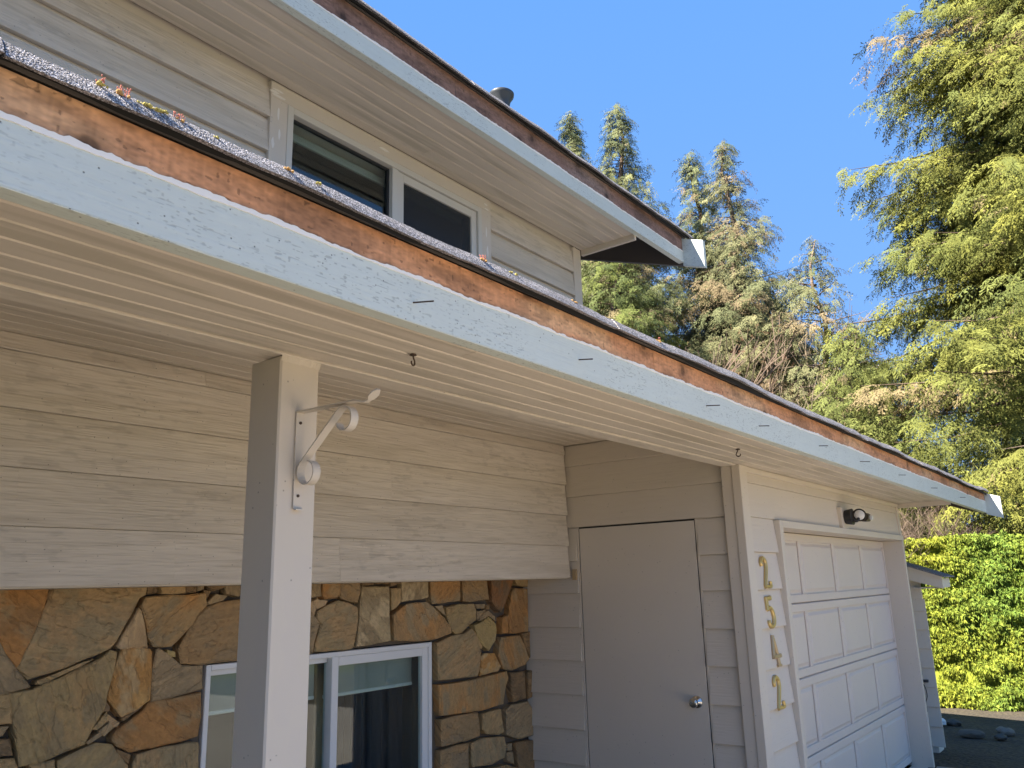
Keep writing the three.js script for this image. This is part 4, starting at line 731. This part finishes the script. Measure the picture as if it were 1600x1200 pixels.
// ---------- shed beyond the garage ----------
{
  const s = topGroup('garden_shed', 'small low white lap-sided shed with sloping roof beside the hedge', 'shed'), X = 9.3, wm = matT(smoothTex, 0.0004, { roughness: 0.6, color: lin(1.22, 1.24, 1.26) });
  mesh('wall', box(X + 0.02, X + 0.25, -0.06, 1.62, -3.6, -1.95, 'z', 0), wm, s);
  for (let i = 0; i < 8; i++) lap(s, 'z', -2.05, -1.885 - 0.0, 0.0 + i * 0.183, Math.min(0.183 * (i + 1) + 0.008, 1.40), X + 0.02, wm, 0.022);
  mesh('door_trim', box(X - 0.012, X + 0.02, 0, 1.42, -2.12, -2.052, 'y'), wm, s);
  const bot = (z) => 1.503 + 0.29 * (-1.676 - z), tp = (z) => 1.615 + 0.36 * (-1.664 - z);
  mesh('rake_board', prism('x', [[-1.672, bot(-1.672)], [-1.672, tp(-1.672)], [-3.4, tp(-3.4)], [-3.4, bot(-3.4)]], X - 0.12, X - 0.09, 'z'), wm, s);
  mesh('rake_moulding', prism('x', [[-1.672, tp(-1.672) - 0.022], [-1.672, tp(-1.672) - 0.002], [-3.4, tp(-3.4) - 0.002], [-3.4, tp(-3.4) - 0.022]], X - 0.135, X - 0.121, 'z'), wm, s);
  mesh('shed_roof', prism('x', [[-1.645, tp(-1.645)], [-1.645, tp(-1.645) + 0.012], [-3.6, tp(-3.6) + 0.012], [-3.6, tp(-3.6)]], X - 0.15, X + 0.4, 'z'), M.gran, s);
  mesh('shed_fascia', box(X - 0.089, X + 0.3, 1.51, 1.60, -1.70, -1.68, 'x'), wm, s);
  mesh('shed_soffit', box(X - 0.089, X + 0.3, 1.505, 1.515, -1.949, -1.70, 'x', 0), wm, s);
  mesh('frieze', box(X + 0.001, X + 0.02, 1.40, 1.60, -2.05, -1.90, 'y'), wm, s);
  mesh('hasp', mergeGeometries([box(X - 0.02, X - 0.008, 0.66, 0.72, -2.03, -2.0, 'y'), box(X - 0.045, X - 0.008, 0.60, 0.625, -2.02, -1.95, 'z')]), M.galv, s);
  mesh('latch_wire', tube([V(X - 0.02, 0.60, -2.01), V(X - 0.03, 0.55, -1.985), V(X - 0.025, 0.47, -1.98), V(X - 0.02, 0.41, -2.0), V(X - 0.018, 0.32, -2.0)], 0.004, 5, 18), M.black, s);
}
// ---------- hedge ----------
function leafGeo(tris) { const g = new THREE.BufferGeometry(); g.setAttribute('position', new THREE.BufferAttribute(new Float32Array(tris), 3)); g.computeVertexNormals(); return g; }
function fanSpray(seed, L, n) {                       // flat fan of blunt leaflets growing along +z, drooping slightly
  const r = rng(seed), t = [];
  for (let i = 0; i < n; i++) {
    const a = (i / (n - 1) - 0.5) * 2.1 + (r() - 0.5) * 0.2, l = L * (0.62 + 0.5 * r()) * Math.cos(a * 0.5), w = L * 0.10, s = L * 0.25 * (1 - Math.abs(a) * 0.4);
    const bx = Math.sin(a) * 0.02, dx = Math.sin(a), dz = Math.cos(a), d1 = -0.10 * l + (r() - 0.5) * 0.03, d2 = -0.38 * l + (r() - 0.5) * 0.04;
    const b = [bx, 0, s * 0.3], m1 = [dx * l * 0.5 - dz * w, d1, dz * l * 0.5 + s + dx * w], m2 = [dx * l * 0.5 + dz * w, d1 + 0.012, dz * l * 0.5 + s - dx * w], e = [dx * l, d2, dz * l + s];
    t.push(...b, ...m1, ...m2, ...m1, ...e, ...m2);
  }
  return leafGeo(t);
}
function hangSpray(seed, L, n, wd) {                  // feathery cedar spray: hangs along -y, arching to +z, many short thin leaflets
  const r = rng(seed), t = [], P = (s) => [0.07 * L * Math.sin(s * 4 + seed), -L * s, L * 0.34 * Math.sin(s * 1.9)], h = L * 0.022;
  for (let i = 0; i < n; i++) for (const sd of [-1, 1]) {
    const s = 0.93 * (i + 0.6 * r()) / n, b = P(s), w = wd * (0.45 + 0.55 * Math.sin(0.3 + s * 2.7)) * (0.55 + 0.7 * r()) * sd, dn = L * (0.10 + 0.08 * r()), zz = (r() - 0.5) * wd * 0.9;
    t.push(b[0], b[1] + h, b[2], b[0] + w * 0.9, b[1] - dn - h, b[2] + zz, b[0] + w, b[1] - dn + h * 1.6, b[2] + zz);
    t.push(b[0] + w * 0.45, b[1] - dn * 0.4, b[2] + zz * 0.5, b[0] + w * 0.75, b[1] - dn * 1.8, b[2] + zz * 1.3, b[0] + w * 0.62, b[1] - dn * 0.5, b[2] + zz * 0.6);
  }
  const m = P(0.5), e = P(1); t.push(-h * 0.5, 0, 0, h * 0.5, 0, 0, m[0], m[1], m[2], m[0] - h, m[1], m[2], e[0], e[1] - 0.05 * L, e[2], m[0] + h, m[1], m[2]);
  return leafGeo(t);
}
const leafMat = (o = {}) => new THREE.MeshPhysicalMaterial({ color: 0xffffff, roughness: 0.9, specularIntensity: 0.25, side: THREE.DoubleSide, ...o });
const LEAF = leafMat();
const _m = new THREE.Matrix4(), _q = new THREE.Quaternion(), _e = new THREE.Euler();
function scatter(name, geo, mat, items, parent) {      // items: [pos, euler(x,y,z), scale, colour]
  const im = new THREE.InstancedMesh(geo, mat, items.length); im.name = name; im.castShadow = im.receiveShadow = true;
  items.forEach(([p, e, s, c], i) => { _q.setFromEuler(_e.set(e[0], e[1], e[2], 'YXZ')); im.setMatrixAt(i, _m.compose(p, _q, V(s, s, s))); im.setColorAt(i, c); });
  if (parent) parent.add(im); return im;
}
{
  const h = topGroup('hedge', 'tall clipped yellow-green hedge running beside the shed', 'hedge'), r = rng(123), X0 = 14.0, Z0 = -8.5, Z1 = 6, HT_ = 2.43; h.position.y = -0.28;
  const core = new THREE.BoxGeometry(1.1, HT_ - 0.12, Z1 - Z0, 4, 10, 40); core.translate(X0 + 0.68, (HT_ - 0.12) / 2, (Z0 + Z1) / 2);
  bend(core, (v) => { v.x += 0.12 * (vn(v.z * 1.7, v.y * 2.1, 999, 999, 401) - 0.5); }); mesh('core', core, std({ color: lin(0.26, 0.30, 0.03), roughness: 1 }), h);
  const items = [[], []], c = new THREE.Color();
  const bulge = (z, y) => 0.18 * (vn(z * 1.5 + 50, y * 2.2, 999, 999, 402) - 0.5) + 0.22 * (vn(z * 4.2 + 50, y * 7.5, 999, 999, 403) - 0.5);
  const add = (p, yaw, pit, y) => { const yel = clamp(vn(p.z * 1.1 + 40, p.y * 1.3, 999, 999, 405) * 0.9 + (r() - 0.5) * 0.5), bri = 0.75 + 0.5 * r(); c.setRGB(lerp(0.15, 0.31, yel) * bri, lerp(0.235, 0.325, yel) * bri, lerp(0.045, 0.04, yel) * bri); items[r() < 0.5 ? 0 : 1].push([p, [pit, yaw, (r() - 0.5) * 0.9], 0.55 + 0.95 * r() * r() + 0.2, c.clone()]); };
  for (let i = 0; i < 120000; i++) { const z = lerp(Z0, Z1, r()), y = 0.02 + HT_ * r(), d = r() * r() * 0.22; add(V(X0 + 0.02 - bulge(z, y) + d, y, z), -Math.PI / 2 + (r() - 0.5) * 1.9, 0.45 + (r() - 0.5) * 1.3); }
  for (let i = 0; i < 28000; i++) { const z = lerp(Z0, Z1, r()), x = X0 + 1.25 * r(); add(V(x, HT_ - 0.06 + bulge(z, x * 2) * 0.8 + 0.06 * r() * r(), z), -Math.PI / 2 + (r() - 0.5) * 3, 0.1 + (r() - 0.5) * 1.0); }
  scatter('foliage', fanSpray(1, 0.05, 7), LEAF, items[0], h).userData.kind = 'stuff'; scatter('foliage', fanSpray(2, 0.042, 6), LEAF, items[1], h).userData.kind = 'stuff';
}
// ---------- trees ----------
function frust(pos, a, b, ra, rb, n = 5) {
  const d = b.clone().sub(a).normalize(), u = Math.abs(d.y) > 0.9 ? V(1, 0, 0) : V(0, 1, 0), s = u.clone().cross(d).normalize(), t = d.clone().cross(s);
  const P = (c, r, k) => { const an = k / n * Math.PI * 2; return c.clone().addScaledVector(s, Math.cos(an) * r).addScaledVector(t, Math.sin(an) * r); };
  for (let k = 0; k < n; k++) { const A = P(a, ra, k), B = P(a, ra, k + 1), C = P(b, rb, k + 1), D = P(b, rb, k); for (const q of [A, B, C, A, C, D]) pos.push(q.x, q.y, q.z); }
}
const barkT = texPair(256, 256, 0.6, 1.2, (u, v) => { const f = fbm(u, v, 14, 5, 4, 431), k = 0.35 + 0.9 * f; return [0.16 * k, 0.115 * k, 0.085 * k, f]; });
const BARK = matT(barkT, 0.03, { roughness: 1 });
const greyBark = matT(barkT, 0.02, { roughness: 1, color: lin(1.6, 1.7, 1.75) });
const SPRAYS = [hangSpray(1, 0.30, 7, 0.075), hangSpray(2, 0.24, 6, 0.085), hangSpray(3, 0.36, 8, 0.07)];
function cedar(name, label, x, z, H, prof, o) {
  const t = topGroup(name, label, 'tree', o.group), r = rng(o.seed); t.position.set(x, 0, z);
  const tp = []; let prev = V(0, -0.45, 0), pr = o.trunk;
  for (let i = 1; i <= 14; i++) { const y = H * i / 14, q = V(0.12 * Math.sin(i * 1.3 + o.seed), y, 0.12 * Math.cos(i * 1.7 + o.seed)), rr = o.trunk * Math.pow(1 - i / 14, 0.8) + 0.012; frust(tp, prev, q, pr, rr, 9); prev = q; pr = rr; }
  mesh('trunk', finish(raw(tp), 'y'), o.bark || BARK, t);
  const lp = [], items = [[], [], []], c = new THREE.Color(), hi = o.col, lo = o.col2, br = o.brown || 0;
  const spray = (p, yaw, pit, tone, bw, sz) => {
    const mix = clamp(tone + (r() - 0.5) * 0.4), bri = 0.78 + 0.44 * r();
    c.setRGB(lerp(lerp(lo[0], hi[0], mix), 0.24, bw) * bri, lerp(lerp(lo[1], hi[1], mix), 0.175, bw) * bri, lerp(lerp(lo[2], hi[2], mix), 0.11, bw) * bri);
    items[Math.floor(r() * 3)].push([p, [pit, yaw, (r() - 0.5) * 0.5], o.size * sz * (0.65 + 0.7 * r()), c.clone()]);
  };
  const nl = Math.round((H - o.h0) * o.limbs);
  for (let i = 0; i < nl; i++) {
    const f = (i + r()) / nl, y0 = o.h0 + (H - o.h0) * f, an = r() * Math.PI * 2, lump = 0.78 + 0.44 * vn(y0 * 0.8 + 20, Math.sin(an) * 1.5 + Math.cos(an) * 1.5 + o.seed, 999, 999, 601), R = prof(y0 / H) * (r() < 0.3 ? 0.45 + 0.4 * r() : 0.84 + 0.16 * r()) * lump + 0.10;
    if (o.skip && r() < o.skip) continue;
    const dx = Math.cos(an), dz = Math.sin(an), drop = o.droop * R * (0.6 + 0.8 * r()), rise = (0.10 + 0.45 * y0 / H) * R;
    const pt = (s) => V(dx * R * s, y0 + rise * s - drop * Math.pow(s, 1.7) + 0.25 * drop * Math.pow(s, 6), dz * R * s);
    let a = pt(0); const r0 = 0.010 + 0.012 * R; for (let k = 1; k <= 5; k++) { const b = pt(k / 5); frust(lp, a, b, r0 * (1.25 - k / 5), r0 * (1.05 - k / 5), 4); a = b; }
    const tone = 0.2 + 0.75 * r(), limbBrown = r() < br, bw = limbBrown ? 0.7 : 0, nb = Math.max(3, Math.round(R * 5.5));
    for (let k = 0; k < nb; k++) {                       // branchlets to either side, hung with sprays
      const s0 = 0.22 + 0.78 * (k + r()) / nb, sd = k % 2 ? 1 : -1, len = o.side * (0.25 + 0.75 * (1 - 0.6 * s0)) * Math.min(1.1, 0.25 + R * 0.35) * (0.6 + 0.7 * r()), fw = 0.35 + 0.5 * r(), b0 = pt(Math.min(1, s0));
      const m = Math.max(2, Math.round(len * o.dens));
      for (let j = 0; j < m; j++) {
        const u = (j + r()) / m * len, p = V(b0.x + (-dz * sd + dx * fw) * u, b0.y + 0.06 - 0.2 * u - 0.45 * u * u / (len + 0.1) - 0.38 * r() * r(), b0.z + (dx * sd + dz * fw) * u);
        spray(p, Math.atan2(dx + -dz * sd * 0.6, dz + dx * sd * 0.6) + (r() - 0.5) * 1.6, -0.05 - 0.6 * r() + (r() < 0.12 ? -0.6 : 0), tone, r() < br * 0.2 ? 0.6 : bw, 1);
      }
    }
  }
  for (let k = 0; k < 60; k++) { const d = 1.8 * r(); spray(V((r() - 0.5) * 0.35 * d, H - d + 0.25, (r() - 0.5) * 0.35 * d), r() * 6.28, -0.6 * r(), 0.7, 0, 0.8); }
  mesh('limbs', finish(raw(lp), 'y'), o.bark || BARK, t);
  items.forEach((it, k) => { const m = scatter('crown', SPRAYS[k], LEAF, it, t); m.userData.kind = 'stuff'; });
 
  return t;
}
const G1 = 'evergreen trees behind the house';
const YG = [0.185, 0.19, 0.042], DG = [0.095, 0.118, 0.038], BG = [0.205, 0.215, 0.10], BG2 = [0.095, 0.12, 0.06], GB = [0.20, 0.195, 0.10];
const spire = (R, k) => (f) => R * Math.pow(1 - f, k);
const C = (label, x, z, H, prof, o) => cedar('cedar_tree', label, x, z, H, prof, { group: G1, droop: 0.3, side: 0.85, trunk: 0.3, ...o });
C('huge broad yellow-green cedar towering behind the hedge', 20.6, 1.2, 23.2, (f) => 8.5 * Math.pow(1 - f, 0.78) * (f < 0.32 ? lerp(0.55, 1, f / 0.32) : 1), { seed: 21, h0: 3.0, limbs: 40, dens: 16, size: 1.15, droop: 0.5, side: 1.0, trunk: 0.5, col: YG, col2: DG, brown: 0.06 });
C('slim green spire-topped cedar directly above the upper eave corner', 22.6, -12.2, 17.9, spire(4.8, 1.02), { seed: 22, h0: 6, limbs: 22, dens: 16, size: 1.1, col: BG, col2: BG2, brown: 0.02 });
C('small pointed cedar top showing over the upper roof edge', 27, -16.9, 21.6, spire(4.6, 1.02), { seed: 23, h0: 12, limbs: 20, dens: 14, size: 1.3, col: BG, col2: BG2, brown: 0.02 });
C('grey-green narrow cedar with two close tops behind the roof', 26.5, -11.25, 17.4, spire(4.2, 0.98), { seed: 24, h0: 6, limbs: 18, dens: 13, size: 1.2, col: BG, col2: BG2, brown: 0.12 });
C('tall brownish thin cedar with dead brown branches behind the roof', 24.2, -9.1, 16.0, spire(4.8, 0.95), { seed: 25, h0: 3.5, limbs: 19, dens: 13, size: 1.15, col: GB, col2: BG2, brown: 0.22, skip: 0.12, bark: greyBark });
C('thin see-through cedar with bare grey trunk and sparse sprays', 21.5, -5.9, 10.6, spire(3.0, 0.7), { seed: 26, h0: 2.5, limbs: 17, dens: 9, size: 1.05, trunk: 0.16, col: GB, col2: BG2, brown: 0.2, skip: 0.3, bark: greyBark });
C('young drooping yellow-green cedar beside the huge cedar', 18.6, -4.5, 7.0, spire(2.5, 0.6), { seed: 27, h0: 1.6, limbs: 26, dens: 15, size: 0.95, trunk: 0.16, droop: 0.45, col: [0.19, 0.21, 0.06], col2: DG, brown: 0.04 });
C('dark dense cedar filling the gap beside the upper wall corner', 19.5, -10.9, 11.5, spire(3.4, 0.6), { seed: 28, h0: 4, limbs: 24, dens: 15, size: 1.05, droop: 0.4, col: [0.165, 0.195, 0.055], col2: [0.07, 0.095, 0.04], brown: 0.1 });
C('dark background cedar behind the bare twiggy tree', 30, -10.2, 12.4, spire(4.8, 0.6), { seed: 29, h0: 4, limbs: 16, dens: 9, size: 1.8, col: [0.12, 0.145, 0.065], col2: [0.07, 0.09, 0.045], brown: 0.08 });
C('low dark cedar behind the tangled pale shrub', 27, -6.6, 8.6, spire(3.4, 0.55), { seed: 30, h0: 2, limbs: 16, dens: 9, size: 1.7, col: [0.15, 0.175, 0.065], col2: [0.07, 0.09, 0.045], brown: 0.08 });
// bare, twiggy trees
function bareTree(name, label, cat, x, z, o) {
  const t = topGroup(name, label, cat, o.group), r = rng(o.seed); t.position.set(x, 0, z); const tr = [], tw = [], tips = [];
  const grow = (a, d, L, rad, dep) => {
    const n = 3; let p = a, dd = d.clone();
    for (let i = 0; i < n; i++) { dd.add(V((r() - 0.5) * o.wig, (r() - 0.35) * o.wig * 0.7, (r() - 0.5) * o.wig)).normalize(); const q = p.clone().addScaledVector(dd, L / n), r1 = rad * (1 - 0.28 * (i + 1) / n); frust(dep < 2 ? tr : tw, p, q, rad * (1 - 0.28 * i / n), r1, dep < 2 ? 7 : 3); if (dep > 0 && dep < o.depth && i > 0) grow(q, side(dd), L * (0.5 + 0.25 * r()), r1 * 0.55, dep + 1); p = q; }
    if (dep < o.depth) { const k = 2 + (r() < 0.6 ? 1 : 0); for (let i = 0; i < k; i++) grow(p, side(dd), L * (0.58 + 0.28 * r()), rad * 0.6, dep + 1); } else tips.push(p);
  };
  const side = (d) => d.clone().add(V((r() - 0.5) * o.spread, (r() - 0.4) * o.spread * 0.7, (r() - 0.5) * o.spread)).normalize();
  for (let i = 0; i < o.stems; i++) { const an = i / o.stems * 6.28 + r(); grow(V(0, -0.35, 0), V(Math.cos(an) * o.lean, 1, Math.sin(an) * o.lean).normalize(), o.L * (0.8 + 0.4 * r()), o.rad, 0); }
  mesh('trunk', finish(raw(tr), 'y'), o.mat, t); const m = mesh('twigs', finish(raw(tw), 'y'), o.mat, t); m.userData.kind = 'stuff';
  if (o.buds) { const it = [], c = new THREE.Color(); for (const p of tips) for (let k = 0; k < o.buds; k++) { const b = 0.7 + 0.6 * r(); c.setRGB(o.bud[0] * b, o.bud[1] * b, o.bud[2] * b); it.push([p.clone().add(V((r() - 0.5) * 0.5, (r() - 0.5) * 0.4, (r() - 0.5) * 0.5)), [r() * 6, r() * 6, r() * 6], 0.25 + 0.3 * r(), c.clone()]); } const q = scatter('buds', SPRAYS[1], LEAF, it, t); q.userData.kind = 'stuff'; }
}
const paleTwig = std({ color: lin(0.25, 0.20, 0.145), roughness: 1 }), brownTwig = std({ color: lin(0.17, 0.125, 0.095), roughness: 1 });
bareTree('bare_tree', 'leafless twiggy tree with pale crooked branches behind the roof', 'tree', 19.6, -6.9, { seed: 61, depth: 4, L: 3.0, rad: 0.07, stems: 2, lean: 0.35, spread: 1.5, wig: 0.45, mat: paleTwig, buds: 1, bud: [0.20, 0.14, 0.08], group: 'leafless trees behind the house' });
bareTree('bare_tree', 'leafless tree with dense rusty brown twig clusters behind the roof', 'tree', 20.6, -9.3, { seed: 62, depth: 4, L: 3.2, rad: 0.1, stems: 1, lean: 0.25, spread: 1.5, wig: 0.4, mat: brownTwig, buds: 2, bud: [0.22, 0.125, 0.075], group: 'leafless trees behind the house' });
bareTree('bare_shrub', 'tangled leafless brown shrub just behind the hedge top', 'shrub', 16.2, -3.6, { seed: 63, depth: 5, L: 1.15, rad: 0.03, stems: 6, lean: 0.5, spread: 1.7, wig: 0.5, mat: brownTwig, buds: 0, group: 'leafless shrubs' });
bareTree('bare_shrub', 'tangled leafless pale shrub behind the garage roof', 'shrub', 17.0, -5.2, { seed: 64, depth: 5, L: 1.5, rad: 0.035, stems: 5, lean: 0.45, spread: 1.7, wig: 0.5, mat: paleTwig, buds: 0, group: 'leafless shrubs' });
// rocks along the foot of the hedge
{
  const r = rng(91), rm = [std({ color: lin(0.13, 0.11, 0.085), roughness: 0.95 }), std({ color: lin(0.10, 0.088, 0.07), roughness: 0.95 }), std({ color: lin(0.19, 0.165, 0.13), roughness: 0.95 })];
  const geos = [0, 1, 2].map((k) => { const g = new THREE.IcosahedronGeometry(1, 3); bend(g, (v) => { const n = 0.75 + 0.5 * vn(v.x * 1.6 + k * 9 + 30, v.y * 1.6 + v.z * 2.1 + 30, 999, 999, 480 + k); v.multiplyScalar(n + 0.12 * vn(v.x * 6 + 30, v.y * 6 + v.z * 7 + 60, 999, 999, 490)); v.y *= 0.55; }); return finish(g, 'x'); });
  for (let i = 0; i < 7; i++) { const s = 0.03 + 0.06 * r(), m = topMesh('rock', geos[i % 3], rm[i % 3], 'dull grey garden rock on the soil below the hedge', 'rock', 'rocks below the hedge'); { const rx = 10.6 + r() * 2.6; m.position.set(rx, -0.01 - (rx - 9.01) * 0.0576 + s * 0.3, -2.6 + r() * 2.0); } m.scale.set(s * (1 + 0.6 * r()), s, s); m.rotation.y = r() * 6; }
  const w = topMesh('white_rock', geos[1], std({ color: lin(0.75, 0.74, 0.71), roughness: 0.7 }), 'bright white flat rock beside the shed', 'rock'); w.position.set(11.6, -0.11, -2.45); w.scale.set(0.16, 0.1, 0.13);
}
renderer.render(scene, camera);
